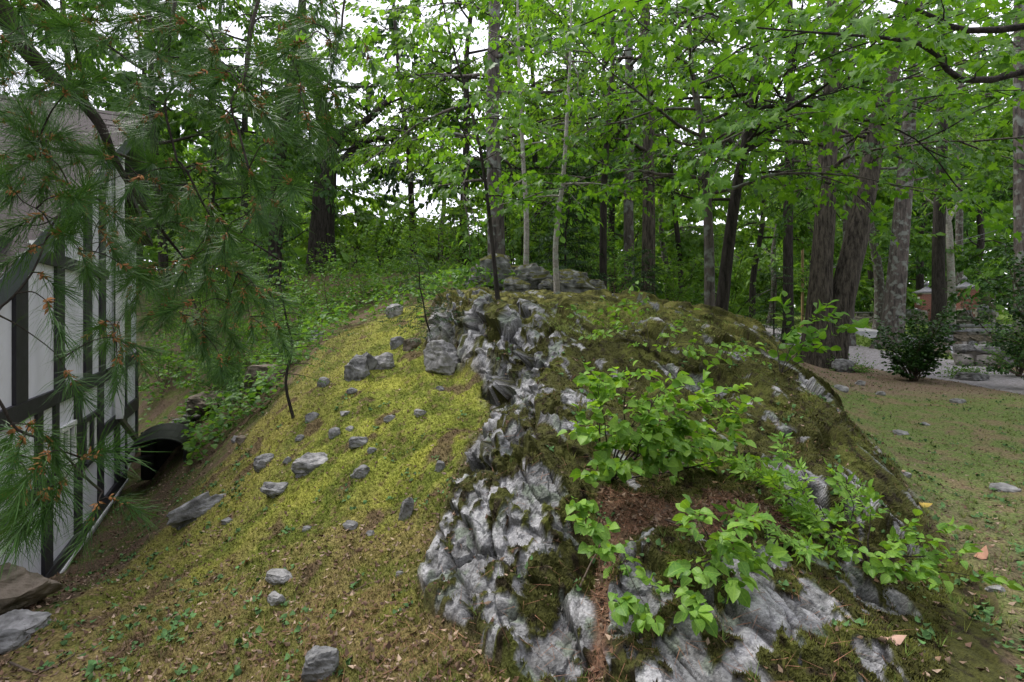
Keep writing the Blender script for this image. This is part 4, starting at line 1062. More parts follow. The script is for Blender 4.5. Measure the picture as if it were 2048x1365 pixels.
tree('beech_sapling', 'thin dark sapling on the mossy crest spreading bright yellow-green leaves', [[(997, 591, 10), (986, 500, 8), (976, 410, 7), (962, 310, 6), (938, 205, 5), (905, 90, 4), (880, -20, 3)]], 8.4, M['bark_dark'], M['leaf_sap'],
     dict(limbs=22, len=(1.0, 2.2), z=(.33, 1.0), up=.15, subs=2.2, tw=4.6, twl=(.2, .42), bias=(.15, -.5, 0), droop=.15), n=8, leaf=.115, per=6, tmpl=OVATE, mode='obj', key='sap', mass=M['leaf_sap_s'], flare=.3)
# young maples on the right of the crest, boughs reaching over the outcrop
MAP = dict(limbs=17, len=(1.6, 3.4), z=(.30, 1.0), up=.18, subs=2.0, tw=3.6, twl=(.25, .5), bias=(.05, -.55, 0), droop=.25, flat=.25, tdroop=.08)
tree('maple_tree', 'young maple with a pale grey stem on the right end of the crest', [[(1420, 618, 21), (1418, 500, 19), (1413, 380, 16), (1403, 260, 13), (1385, 150, 10), (1378, 40, 7), (1370, -120, 4)]], 9.2, M['bark_grey'], M['leaf_maple'], MAP, n=10, leaf=.135, per=6, tmpl=MAPLE, mode='obj', key='maple', mass=M['leaf_maple_s'], flare=.5)
tree('maple_tree', 'young maple with a darker stem leaning right beside the pale one', [[(1441, 618, 25), (1455, 510, 22), (1473, 380, 20), (1495, 270, 18), (1509, 180, 15), (1515, 90, 12), (1522, -100, 7)], [(1497, 300, 11), (1540, 270, 10), (1572, 210, 8), (1588, 120, 6), (1605, 10, 4)]], 9.6, M['bark_dark'], M['leaf_maple'], MAP, n=10, leaf=.135, per=6, tmpl=MAPLE, mode='obj', key='maple', mass=M['leaf_maple_s'], flare=.5)
# overhanging maple bough from a trunk outside the picture on the right
tr_x, tr_y = 7.4, 4.6
ov = empty('maple_tree', (tr_x, tr_y, gz(tr_x, tr_y)), 'maple reaching in with broad leafy boughs over the lawn', 'tree')
bp, P2, R2 = bark_trunk(np.array([(0, 0, -.1), (.05, .0, 2), (-.05, .1, 4.2), (.1, .1, 6.5)]), np.array([.2, .16, .13, .06]), 12, M['bark_dark'], ov)
inv = np.array([tr_x, tr_y, gz(tr_x, tr_y)]); tw = []
for (a, c, L) in ((W(1985, 160, 5.4), W(1560, 60, 4.2), 3.4), (W(2000, 60, 5.6), W(1700, -40, 5.0), 3.6), (W(2040, -60, 4.6), W(1450, -30, 4.4), 4.2), (W(2000, -90, 5.2), W(1250, 10, 5.2), 4.4)):
    lb = Limb(); s0 = P2[int(len(P2) * .7)]; a = a - inv; c = c - inv
    path = catmull(np.array([s0, a, (a + c) / 2 + rng.normal(size=3) * .15 + np.array([0, 0, .12]), c]), 4); lb.add(path, [.05, .035, .02, .006], 6, 1)
    for (p, d2, l2) in twigs_on(path[4:], 2.6, 1.0, .4, 1.0, .05, .3, .05):
        sp = branch_path(p, d2, l2, 3, .2, .14); lb.add(sp, [.009, .003], 4, 1); tw += twigs_on(sp, 4.5, 1.1, .2, .42, .1, .25, .1)
    lb.build('limb', M['bark_dark'], ov)
p, a, nn, s = twig_leaves(tw, 6, .13)
_leaf_world(MAPLE, 'maple', p, a, nn, s, M['leaf_maple'], ov, M['leaf_maple_s'], inv)
# big old trees by the drive
tree('old_maple', 'massive furrowed double-trunked tree beside the gravel drive', [[(1634, 738, 62), (1638, 650, 48), (1643, 545, 40), (1650, 440, 37), (1653, 340, 33), (1660, 240, 29), (1665, 60, 23), (1672, -260, 12)], [(1660, 735, 52), (1676, 640, 46), (1697, 540, 43), (1718, 450, 40), (1740, 340, 34), (1752, 270, 31), (1771, 180, 28), (1802, 80, 22), (1840, -120, 14)]], 13.4, M['bark_big'], M['leaf_c'], dict(BIG, z=(.45, .95), limbs=12, up=.4), n=22, leaf=.16, rough=.11, extra=dict(ground=True), flare=.8)
tree('leaning_tree', 'pale lichen-spotted trunk leaning right between drive and road', [[(1778, 694, 46), (1787, 640, 36), (1800, 480, 31), (1812, 330, 27), (1821, 200, 21), (1836, 60, 16), (1852, -180, 8)]], 19.5, M['bark_grey'], M['leaf_b'], dict(BIG, z=(.46, 1), up=.4), n=16, leaf=.17)
tree('tall_tree', 'tall grey trunk rising behind the dark evergreen at the lawn edge', [vtr(2042, 25, 650, 0, -4)], 15.5, M['bark_grey'], M['leaf_c'], dict(BIG, z=(.42, .95)), n=14, leaf=.14)
tree('tall_tree', 'dark trunk standing in front of the left brick pier', [vtr(1877, 23, 668, 0, 16)], 25, M['bark_dark'], M['leaf_a'], dict(FAR, z=(.42, 1), up=.4), n=12, leaf=.22)
tree('dead_tree', 'pale dead tree with bare forked branches beside the right pier', [[(1903, 660, 14), (1902, 560, 13), (1899, 470, 11), (1896, 440, 9)], [(1897, 450, 8), (1880, 420, 6), (1850, 395, 4), (1838, 380, 2)], [(1897, 445, 7), (1915, 410, 5), (1945, 385, 3)], [(1896, 445, 8), (1878, 380, 7), (1858, 335, 5)]], 27, M['bark_pale'], None, None, n=8)
tree('broken_snag', 'short broken dark snag leaning by the iron gate', [[(1884, 672, 17), (1885, 630, 13), (1887, 590, 12), (1889, 563, 10)]], 25.5, M['bark_big'], None, None, n=10)
tree('tall_tree', 'grey trunk behind the right brick pier', [vtr(1919, 13, 640, 0, 5)], 36, M['bark_grey'], M['leaf_c'], FAR, n=8, leaf=.28)
tree('tall_tree', 'grey trunk just behind the double-trunked old tree', [vtr(1694, 24, 640, 0, 10)], 21, M['bark_grey'], M['leaf_a'], dict(BIG), n=10, leaf=.17)
tree('tall_tree', 'slender trunk left of the tan utility pole', [vtr(1577, 20, 630, 0, 4)], 22, M['bark_dark'], M['leaf_b'], dict(BIG), n=10, leaf=.17)
# trees of the left background
tree('oak_tree', 'spreading old oak with heavy forked limbs against the white sky', [[(640, 530, 52), (645, 440, 44), (652, 350, 40), (655, 300, 36), (640, 200, 26), (612, 90, 18), (600, -60, 10)], [(657, 345, 24), (690, 318, 18), (725, 285, 14), (775, 278, 9), (830, 290, 5)], [(654, 310, 22), (690, 262, 18), (735, 240, 14), (790, 190, 9), (850, 150, 5)]], 22, M['bark_dark'], M['leaf_b'], dict(limbs=7, len=(2.5, 4.5), z=(.45, 1), up=.2, subs=1.3, tw=2.4, twl=(.4, .8)), n=16, leaf=.21, per=6)
iv = tree('ivy_tree', 'dark trunk thickly wrapped in ivy left of the oak', [[(548, 520, 26), (552, 420, 24), (560, 310, 23), (580, 190, 20), (600, 60, 17), (612, -120, 10)]], 15, M['bark_dark'], M['leaf_c'], dict(MID, limbs=6, z=(.5, 1)), n=10, leaf=.13)
P_, R_ = px_path([(548, 520, 26), (552, 420, 24), (560, 310, 23), (580, 190, 20), (600, 60, 17)], 15); Pc = catmull(P_, 8); k = rng.integers(0, len(Pc), 1500); an = rng.uniform(0, 6.28, 1500); rr_ = .25 + rng.random(1500) * .35
off = np.stack([np.cos(an), np.sin(an), rng.normal(size=1500) * .5], -1)
leaf_cloud('ivy', ROUND, Pc[k] + off * rr_[:, None] - np.array(iv.location), np.array([0, 0, -1.0]) + off * .8, off + np.array([0, 0, .3]), rng.uniform(.08, .15, 1500), M['leaf_c'], iv)
# ------------------------------------------------------------------ background wood
def offroad(px, d):
    for _ in range(60):
        x, y = at_flat(px, d)
        if not (in_poly(np.array([x]), np.array([y]), DRIVE)[0] or in_poly(np.array([x]), np.array([y]), ROAD)[0]): break
        px -= 8 if px < 1650 else -8
    return px
BGT = [  # px, distance, stem width px, bark, leaf, label, height m, low crown fraction
 (330, 19, 19, 'bark_dark', 'leaf_c', 'dark tree behind the ridge of the house roof', 15, .2), (405, 24, 16, 'bark_dark', 'leaf_c', 'thin dark tree between the house and the ivy tree', 15, .15),
 (478, 20, 17, 'bark_dark', 'leaf_c', 'dark straight tree just left of the ivy-clad trunk', 15, .2), (280, 26, 16, 'bark_dark', 'leaf_a', 'tree half hidden behind the wing of the house', 16, .15),
 (150, 24, 20, 'bark_dark', 'leaf_c', 'tree rising behind the house roof', 17, .2),
 (715, 36, 12, 'bark_dark', 'leaf_b', 'small far tree in the bright gap right of the oak', 10, .12), (829, 25, 15, 'bark_dark', 'leaf_conifer', 'dark spruce trunk with drooping boughs against the bright sky', 15, .3),
 (925, 21, 19, 'bark_dark', 'leaf_a', 'dark trunk just left of the tall central trunk', 15, .35), (885, 33, 13, 'bark_grey', 'leaf_b', 'light green far tree behind the dark spruce', 14, .25),
 (1080, 24, 16, 'bark_dark', 'leaf_a', 'tree behind the two birch saplings', 15, .1), (1165, 21, 15, 'bark_dark', 'leaf_c', 'dark tree behind the right birch stem', 15, .12),
 (1232, 27, 17, 'bark_dark', 'leaf_a', 'background tree left of the paired crest trees', 16, .1), (1330, 30, 14, 'bark_grey', 'leaf_b', 'pale green tree just right of the paired crest trees', 13, .15),
 (1362, 24, 13, 'bark_dark', 'leaf_a', 'thin tree standing left of the young maples', 15, .4), (1395, 40, 12, 'bark_grey', 'leaf_b', 'far light green tree seen between the maples and crest trees', 13, .15),
 (1505, 28, 14, 'bark_dark', 'leaf_a', 'background tree right of the leaning dark maple stem', 15, .3), (1540, 38, 13, 'bark_grey', 'leaf_b', 'far tree left of the utility pole', 13, .1),
 (1622, 40, 13, 'bark_dark', 'leaf_a', 'far tree right behind the utility pole', 15, .08), (1735, 31, 19, 'bark_grey', 'leaf_a', 'grey trunk behind the leaning stem of the old double tree', 17, .34),
 (1755, 44, 15, 'bark_dark', 'leaf_c', 'dark far trunk beyond the low boundary wall', 17, .1), (1840, 44, 15, 'bark_dark', 'leaf_c', 'dark trunk standing behind the left brick pier', 17, .1),
 (1800, 52, 13, 'bark_dark', 'leaf_a', 'far tree beyond the small stone ball', 17, .06), (1960, 42, 16, 'bark_dark', 'leaf_c', 'dark tree behind the iron fence', 17, .08),
 (2105, 30, 17, 'bark_dark', 'leaf_a', 'tree overhanging the right stone pillar', 16, .55), (2080, 26, 20, 'bark_dark', 'leaf_c', 'dark tree behind the evergreen at the lawn edge', 16, .12), (2200, 20, 22, 'bark_dark', 'leaf_a', 'tree beyond the right end of the stone walls', 15, .15),
 (560, 30, 15, 'bark_dark', 'leaf_a', 'far tree left behind the spreading oak', 14, .12), (1450, 46, 11, 'bark_grey', 'leaf_b', 'pale far tree between the stems of the young maples', 12, .1),
]
for (px, d, w, bk, lf, lb, hgt, lo) in BGT:
    px = offroad(px, d)
    x, y = at_flat(px, d); g = gz(x, y); yb = HOR - (g - EYE) / d * F; yt = yb - hgt / d * F
    sp = dict(FAR, z=(lo, .97), limbs=17 if d < 35 else 15)
    if lf == 'leaf_conifer': sp = dict(FAR, z=(lo, .97), limbs=16, len=(1.5, 2.6), up=-.05, droop=.6, tdroop=.5, tw=3.5)
    if lf == 'leaf_b': sp.update(limbs=13, tw=2.6)
    tree('background_tree' if lf != 'leaf_conifer' else 'spruce_tree', lb, [vtr(px, w, yb, 0, random.uniform(-45, 45), top=yt, wt=.25, jit=7)], d, M[bk], M[lf], sp, 'trees of the background wood', n=8, leaf=.15 + .007 * d, per=11)
# the far wood: one mass
m = 95000
th = rng.uniform(-1.15, 1.15, m); rad = rng.uniform(55, 95, m); fx = np.tan(th * .75) * rad
rt = fx / rad; gap = np.maximum(sstep(-.42, -.36, rt) * (1 - sstep(-.06, 0, rt)), sstep(.28, .34, rt) * (1 - sstep(.48, .54, rt)))
hmax = 22 - 13 * gap + np.where(rt > .6, 6, 0) + 4 * noise2(fx * .045, rad * .03, 2.0)
hh = rng.random(m) ** .8 * hmax
P = np.stack([fx, rad, EYE + 1.2 + hh - 1.5], -1)
cl = noise3(P[:, 0] * .22, P[:, 1] * .22, P[:, 2] * .3) > -.02
P = P[cl]; A = rng.normal(size=P.shape); N = rng.normal(size=P.shape) + np.array([0, -.5, .8])
o = leaf_cloud('far_wood', KITE, P, A, N, rng.uniform(1.0, 1.9, len(P)), M['leaf_a']); tag(o, 'distant green wood closing the view beyond the drive', 'wood', kind='stuff')

# unseen wood added behind and beside the camera to block low sky light
m = 9000
an = rng.uniform(0, 2 * np.pi, m); rad = rng.uniform(20, 34, m); P = np.stack([np.cos(an) * rad, np.sin(an) * rad, rng.random(m) * 15 - .5], -1)
k = (P[:, 1] < 2) & ~((np.abs(P[:, 0]) / np.maximum(P[:, 1], .01) < 1.4) & (P[:, 1] > 0)); P = P[k]
o = leaf_cloud('light_blocking_wood', KITE, P, rng.normal(size=P.shape), rng.normal(size=P.shape) - P * np.array([.05, .05, 0]), rng.uniform(1.6, 3.0, len(P)), M['leaf_c']); tag(o, 'unseen green wood added behind the photographer to cut light from the back', 'wood', kind='stuff')
# ------------------------------------------------------------------ shrubs
def shrub(name, label, base, h, w, nst, bark, leafm, leaf, tmpl=KITE, per=7, tw=5.0, group=None, cat='shrub', key=None, mass=None, up=.9, mode='mass', squash=1.0, lean=(0, 0), limit=300, twl=(.12, .3), rstem=.012):
    t = empty(name, tuple(base), label, cat, group); tws = []
    for k in range(nst):
        a = k * 2.4 + rng.uniform(-.4, .4); out = rng.uniform(.35, 1.0)
        d = np.array([math.cos(a) * out * w * .38 + lean[0], (math.sin(a) * out * w * .38) * squash + lean[1], h * rng.uniform(.35, 1.0) * (1.15 - .45 * out)])
        L = float(np.linalg.norm(d)); r = rstem * rng.uniform(.7, 1.1)
        pth = branch_path((rng.normal() * .03, rng.normal() * .03, -.03), d, L, 5, .25, .14)
        lb = Limb(); lb.add(pth, [r, r * .7, r * .3], 5)
        for (p, d2, l2) in twigs_on(pth, 6.0 / max(.4, L), 1.2, min(L * .2, .3), min(L * .4, .6), .2, .6, -.05):
            s2 = branch_path(p, d2, l2, 3, .1, .15); lb.add(s2, [r * .45, r * .15], 4, 1); tws += twigs_on(s2, tw, 1.2, *twl, .1, .6, .0)
        lb.build('stem', bark, t)
    p, a, nn, s = twig_leaves(tws, per, leaf, jit=.4)
    if mode == 'mass': leaf_cloud('foliage', tmpl, p, a, nn, s, leafm, t)
    else: _leaf_world(tmpl, key, p, a, nn, s, leafm, t, mass, np.array(base), limit)
    return t
def on(px, py, d=None):
    if d is None: return march(px, py)
    x, y = at_flat(px, d); return np.array([x, y, gz(x, y)])
# understory behind the moss slope (left)
US = [(330, 730, 11.5, 1.2, 1.8), (400, 690, 12.5, 1.5, 2.0), (470, 650, 13, 1.4, 2.2), (540, 690, 11.0, 1.1, 1.6), (600, 660, 11.5, 1.2, 2.0), (660, 630, 12.5, 1.1, 2.2), (720, 615, 13.2, 1.2, 2.0), (790, 600, 13.5, 1.3, 2.2), (860, 560, 14.5, 1.6, 2.4), (560, 600, 14, 1.6, 2.4), (430, 760, 10.6, .9, 1.4), (500, 740, 10.2, .9, 1.4), (360, 600, 15, 2.4, 3), (270, 700, 13, 1.8, 2), (930, 540, 15.5, 1.8, 2.4), (690, 560, 17, 1.3, 2.6), (800, 545, 18, 1.5, 2.8), (600, 545, 19, 1.6, 2.8)]
USL = ['broad green shrub beside the far corner of the house', 'green shrub just right of the house wing', 'leafy shrub below the ivy-clad trunk', 'leafy shrub left of the thin young hemlock', 'shrub behind the top of the thin young hemlock', 'bushy shrub above the rounded rim rock', 'low shrub behind the moss crest', 'wide shrub behind the pale rim rock', 'tall shrub behind the little dark hemlock', 'shrub at the foot of the spreading oak', 'small shrub by the low mossy boulder', 'small shrub above the big brown boulder', 'tall dense shrub between the house and ivy tree', 'tall shrub rising past the wing wall', 'tall shrub left of the grey crag', 'far shrub on the rise right of the oak', 'far shrub at the foot of the dark spruce', 'far shrub left of the oak trunk foot']
for k, (px, py, d, h, w) in enumerate(US):
    shrub('understory_shrub', USL[k], on(px, py, d), h, w, 6, M['twig'], M['leaf_shrub'] if k % 3 else M['leaf_a'], .085, OVATE if d < 12 else KITE, 6, 5.5, 'understory shrubs behind the moss slope')
# crest undergrowth, right part, far side
UGL = ['bush behind the left birch stem on the knob', 'bush behind the dark mossy boulder of the knob', 'low bush just left of the paired crest trunks', 'bush right of the paired crest trunks', 'far bush left of the young maples', 'far bush behind the leaning dark maple stem', "far bush left of the drive's bend", 'small bush right of the young maple feet', 'large far bush behind the tan utility pole']
for k, (px, d, h, w) in enumerate(((1060, 15, 1.6, 2), (1150, 15.5, 1.7, 2.2), (1230, 13.5, 1.2, 1.8), (1340, 16, 1.5, 2.4), (1390, 20, 1.6, 2.6), (1460, 24, 1.8, 3), (1490, 42, 1.9, 3), (1470, 14, .7, 1.2), (1600, 44, 2.2, 4))):
    shrub('undergrowth_shrub', UGL[k], on(px, 0, d), h, w, 6, M['twig'], M['leaf_a'] if k % 2 else M['leaf_shrub'], .10, KITE, 6, 5, 'undergrowth beyond the crest')
# small understory trees that close the view under the canopy
UT = [(1030, 17, 5.0, 3.4, 'leafy young tree behind the grey crag of the knob'), (1095, 19, 5.5, 3.6, 'leafy young tree behind the gap between the birches'), (1180, 17, 4.5, 3.2, 'leafy young tree behind the thin dark crest tree'), (1245, 20, 5.5, 3.6, 'leafy young tree seen between the paired crest trunks'), (1330, 21, 4.5, 3.4, 'leafy young tree right behind the paired crest trunks'), (1385, 27, 4.2, 4, 'low leafy tree in the bright gap left of the maples'), (1450, 25, 5.5, 3.6, 'leafy young tree between maple stems and drive'), (1535, 44, 6.0, 4.5, 'leafy young tree left of the utility pole'),
      (960, 19, 4.0, 3.2, 'leafy young tree left of the tall central trunk'), (880, 20, 3.2, 3.2, 'low leafy tree behind the dark hemlock'), (770, 23, 3.0, 3.6, 'low pale leafy tree in the bright gap right of the oak'), (500, 17, 5.0, 3.6, 'leafy young tree left of the ivy trunk'), (400, 17, 5.0, 3.6, 'leafy young tree beside the house wing'), (1650, 30, 5.0, 4.5, 'leafy young tree behind the old double trunk'), (1745, 46, 6.5, 6, 'leafy tree beyond the long boundary wall'), (1790, 48, 7, 6, 'leafy tree beyond the small stone ball wall'), (1950, 40, 7, 5, 'leafy tree behind the iron fence')]
for k, (px, d, h, w, lb) in enumerate(UT):
    px = offroad(px, d)
    shrub('understory_tree', lb, on(px, 0, d), h, w, 7, M['bark_dark'], M[('leaf_b', 'leaf_a', 'leaf_shrub')[k % 3]], .10 + .0045 * d, KITE, 8, 4.0, 'young trees under the canopy', cat='tree', twl=(.25, .6), rstem=.03)
# evergreen shrubs on the lawn
shrub('rhododendron_bush', 'rounded dark glossy evergreen bush on brown mulch beside the drive', on(1828, 762), 1.45, .95, 24, M['twig'], M['leaf_dark'], .075, OVATE, 7, 9, rstem=.014)
shrub('evergreen_bush', 'large very dark evergreen bush at the lawn edge in front of the stone walls', on(2105, 765, 9.8), 2.9, 1.4, 36, M['twig'], M['leaf_dark'], .07, OVATE, 8, 9, rstem=.016, up=1.2)
shrub('arborvitae_bush', 'lighter green feathery bush growing between the walls and the dark evergreen', on(2040, 700, 12.0), 1.35, .8, 18, M['twig'], M['leaf_shrub'], .06, KITE, 8, 9, up=1.3)
for px, py, h, lb in ((1700, 745, .28, 'low fern-like plant right of the old tree foot'), (1940, 758, .30, 'low dark green plant in front of the grey stone slab')):
    shrub('low_plant', lb, on(px, py), h, .8, 9, M['twig'], M['leaf_shrub'], .05, KITE, 7, 9, cat='plant', up=.5)
# small conifers
def hemlock(label, base, top, leafd=.06, nb=26, L=.55, cat='conifer', den=26, name='hemlock_sapling', leafm='leaf_conifer', bare=.15):
    base = np.array(base); top = np.array(top); t = empty(name, tuple(base), label, cat)
    ax = top - base; H = np.linalg.norm(ax); pth = np.array([ax * q + rng.normal(size=3) * .015 * H * (0 < q < 1) for q in np.linspace(0, 1, 6)]); pth[0] = (0, 0, -.04)
    r = .008 * H + .004; b = Limb(); b.add(pth, [r, r * .7, r * .2], 8, 3); b.build('trunk', M['bark_dark'], t)
    PP = catmull(pth, 4); tws = []; lb = Limb()
    for k in range(nb):
        q = bare + (1 - bare) * (k + .5) / nb; o = PP[int(q * (len(PP) - 1))]; a = k * 2.4
        l = L * (1.15 - q) * rng.uniform(.6, 1.1) + .06; bp_ = branch_path(o, (math.cos(a), math.sin(a), .25), l, 3, .5, .12); lb.add(bp_, [r * .3, r * .08], 4, 1)
        tws += twigs_on(bp_, 12, 1.0, .06, .16, .1, .3, .12)
    lb.build('branches', M['bark_dark'], t)
    p, a, nn, s = twig_leaves(tws, 9, leafd, spread=1.2)
    leaf_cloud('needles', (KITE[0] * np.array([.42, 1, 1]), KITE[1]), p, a, nn, s, M[leafm], t)
    return t
b0 = march(588, 836); hemlock('thin young hemlock with a bare lower stem standing on the moss slope', b0, W(556, 505, b0[1] + .1), .045, 46, .55, bare=.28, leafm='leaf_shrub')
b0 = march(866, 676); hemlock('dark feathery little hemlock growing beside the rock ledge', b0, W(826, 500, b0[1] - .2), .045, 40, .55, bare=.08)
b0 = on(1130, 560, 12.2); hemlock('young dark pine bushing out behind the right birch stem', b0, b0 + np.array([.1, 0, 3.4]), .11, 60, 1.0, bare=.05, name='pine_sapling')
b0 = on(480, 870, 8.2); hemlock('tiny dark conifer by the boulder at the foot of the moss slope', b0, b0 + np.array([0, 0, .55]), .04, 22, .4, bare=.05)
b0 = on(1548, 740, 11.5); hemlock('small ragged dark conifer just past the flank of the outcrop', b0, b0 + np.array([.05, 0, 1.9]), .06, 36, .5, bare=.1)
b0 = on(1285, 590, 11.3); hemlock('little dark pine in front of the paired crest trunks', b0, b0 + np.array([0, 0, 1.1]), .08, 30, .5, bare=.1, name='pine_sapling')

# ------------------------------------------------------------------ broad-leaved shrubs on the outcrop
def spray_shrub(name, label, base, tips, leaf, tmpl, key, per, lm, mass, r=.008, tw=7.0, twl=(.08, .2), side=.3, limit=300, den=3.0):
    """stems running from the foot to given tips"""
    base = np.array(base); t = empty(name, tuple(base), label, 'shrub'); tws = []
    for tip in tips:
        e = np.array(tip) - base; L = np.linalg.norm(e); mid = e * .5 + np.array([0, 0, .02 * L]) + rng.normal(size=3) * .05 * L
        pth = catmull(np.array([(0, 0, -.03), mid * .6, mid, e * .8 + np.array([0, 0, .01 * L]), e]), 3)
        lb = Limb(); lb.add(pth, [r, r * .75, r * .3], 6, 1)
        for (p, d2, l2) in twigs_on(pth, den / max(L, .2), 1.1, side * .6, side * 1.1,   .35, .45, 0):
            s2 = branch_path(p, d2, l2, 3, .15, .14); lb.add(s2, [r * .4, r * .15], 4, 1); tws += twigs_on(s2, tw, 1.1, *twl, .15, .5, 0)
        tws.append((pth[-2], unit(pth[-1] - pth[-2]), .15)); lb.build('stem', M['bark_pine'], t)
    p, a, nn, s = twig_leaves(tws, per, leaf, jit=.38, droop=.12)
    _leaf_world(tmpl, key, p, a, nn, s, lm, t, mass, base, limit)
    return t
NL, NS = M['leaf_near'], M['leaf_near_s']
b0 = march(1215, 960)
tips = [W(1305 + (px - 1300) * .95, 835 + (py - 790) * .85, d) for px, py, d in ((1185, 720, 3.1), (1250, 705, 3.2), (1310, 740, 3.25), (1380, 760, 3.4), (1420, 745, 3.5), (1460, 790, 3.5), (1200, 800, 3.0), (1290, 830, 3.1), (1350, 860, 3.2), (1230, 900, 2.95), (1430, 830, 3.4), (1270, 780, 3.1), (1480, 890, 3.5), (1340, 790, 3.3))]
spray_shrub('broadleaf_shrub', 'large bright green round-leaved shrub growing out of the middle of the outcrop', b0, tips, .066, ROUND, 'near', 4, NL, NS, .007, side=.12, tw=9, twl=(.04, .11), den=5.4)
b0 = march(1430, 1120)
spray_shrub('broadleaf_shrub', 'mid-green long-leaved shoot standing on top of the pale lichen block', b0, [W(px, py, d) for px, py, d in ((1400, 1040, 2.45), (1470, 1060, 2.5), (1390, 1130, 2.35), (1460, 1150, 2.35), (1440, 1090, 2.4), (1500, 1110, 2.45), (1410, 1190, 2.25))], .068, OVATE, 'nearo', 3, NL, NS, .004, side=.05, tw=7, twl=(.04, .07), den=2.0)
b0 = march(1205, 1090)
spray_shrub('broadleaf_shrub', 'trailing round-leaved stem hanging down the front cleft between two rocks', b0, [W(px, py, d) for px, py, d in ((1160, 1010, 2.6), (1205, 1100, 2.4), (1235, 1190, 2.25), (1300, 1225, 2.15), (1370, 1215, 2.15), (1180, 1060, 2.5))], .055, ROUND, 'near', 3, NL, NS, .003, side=.03, tw=8, twl=(.03, .06), den=2.0)
b0 = march(1690, 1120)
spray_shrub('compound_shrub', 'shrub with light lobed leaflets arching beside the mossy flank', b0, [W(px, py, d) for px, py, d in ((1530, 960, 3.1), (1570, 990, 3.05), (1600, 940, 3.2), (1620, 1010, 3.0), (1540, 1040, 2.9), (1650, 1060, 2.9), (1600, 1080, 2.8), (1690, 1010, 3.1))], .085, COMPOUND, 'comp', 3, NL, NS, .005, side=.10, tw=6, twl=(.05, .10), den=2.5)
b0 = march(1740, 1130)
spray_shrub('broadleaf_shrub', 'low spreading green shrub reaching towards the lawn over the lower rock', b0, [W(px, py, d) for px, py, d in ((1700, 990, 3.0), (1740, 1040, 2.9), (1790, 1080, 2.8), (1850, 1070, 2.75), (1870, 1110, 2.7), (1930, 1150, 2.6), (1760, 1110, 2.7), (1810, 1130, 2.65), (1690, 1070, 2.8), (1720, 1100, 2.7))], .055, OVATE, 'nearo', 3, NL, NS, .005, side=.08, tw=7, twl=(.05, .09), den=2.2)
# trailing vine-like shrub on the upper hump and a sapling beyond the flank
b0 = march(1300, 700)
spray_shrub('trailing_shrub', 'pale green trailing shrub draped along the top of the hump', b0, [W(px, py, d) for px, py, d in ((1180, 630, 6.2), (1240, 640, 6.1), (1290, 620, 6.3), (1340, 660, 5.9), (1400, 690, 5.7), (1450, 690, 5.7), (1260, 610, 6.8), (1370, 700, 5.4), (1470, 710, 5.5), (1220, 670, 5.7))], .075, OVATE, 'nearo', 3, NL, NS, .004, side=.14, tw=5, den=2.5)
b0 = march(1560, 745)
spray_shrub('shrub_sapling', 'thin yellow-green sapling leaning over the flank in front of the old trunk', b0, [W(px, py, d) for px, py, d in ((1620, 645, 6.0), (1570, 650, 6.0), (1690, 660, 5.9), (1600, 700, 6.0))], .13, OVATE, 'sap', 3, M['leaf_sap'], M['leaf_sap_s'], .006, side=.16, tw=3.5, den=2)
# ------------------------------------------------------------------ the white pine reaching in from the left
tx, ty = -3.5, 0.7
pine = empty('white_pine', (tx, ty, gz(tx, ty) if ty > .5 else -.5), 'dark long-needled white pine hanging its boughs in front of the house', 'pine tree')
pinv = np.array(pine.location)
bark_trunk(np.array([(0, 0, -.2), (.05, 0, 1.5), (-.05, .05, 3.2), (.1, 0, 5.0), (0, 0, 8.0)]), np.array([.24, .2, .18, .14, .06]), 14, M['bark_dark'], pine)
BOUGH = [
 [(-160, -200, 1.7), (-40, -60, 1.9), (30, 70, 2.0), (90, 140, 2.05), (150, 190, 2.1), (200, 250, 2.15), (235, 330, 2.2), (300, 430, 2.3), (370, 520, 2.4)],
 [(-60, -160, 2.0), (60, -20, 2.1), (130, 50, 2.2), (155, 110, 2.3), (180, 220, 2.4)],
 [(-60, -260, 2.0), (180, -120, 2.2), (338, -40, 2.2), (340, 60, 2.1), (337, 110, 2.1), (345, 170, 2.05), (330, 215, 2.0), (355, 325, 2.0)],
 [(-60, -320, 2.0), (300, -180, 2.2), (505, -60, 2.2), (502, 60, 2.1), (490, 150, 2.05), (462, 205, 2.0), (478, 265, 2.0), (498, 340, 1.95)],
 [(-60, -360, 2.0), (400, -240, 2.3), (670, -100, 2.4), (685, 30, 2.3), (672, 100, 2.25), (658, 170, 2.2)],
 [(-200, 420, 1.5), (-60, 620, 1.55), (0, 615, 1.6), (65, 545, 1.65), (110, 440, 1.8), (160, 400, 1.9)],
 [(-220, 600, 1.35), (-60, 730, 1.4), (0, 805, 1.45), (35, 860, 1.5), (110, 890, 1.55), (160, 945, 1.6), (205, 985, 1.65)],
 [(-200, 500, 2.0), (0, 455, 2.2), (80, 450, 2.2), (120, 430, 2.2)],
 [(-100, 180, 2.2), (60, 260, 2.3), (110, 300, 2.3), (220, 305, 2.3), (300, 330, 2.35), (360, 325, 2.35), (420, 430, 2.4), (480, 470, 2.5), (560, 520, 2.6)],
]
nodes = []
for k, bo in enumerate(BOUGH):
    pts = catmull(np.array([W(*q) for q in bo]) - pinv, 4)
    s0 = np.array([0, 0, min(7.0, max(1.6, pts[0][2] + .25))]); pts = np.vstack([s0, (s0 + pts[0]) / 2 + np.array([0, 0, .1]), pts])
    r0 = .035 if k in (0,) else (.02 if k == 1 else (.005 if k in (5, 6, 7) else .009))
    lb = Limb(); lb.add(pts, [r0 * 1.2, r0 * .9, r0 * .55, .004], 8, 1); lb.build('bough', M['bark_pine'], pine)
    nodes += list(pts[6:])
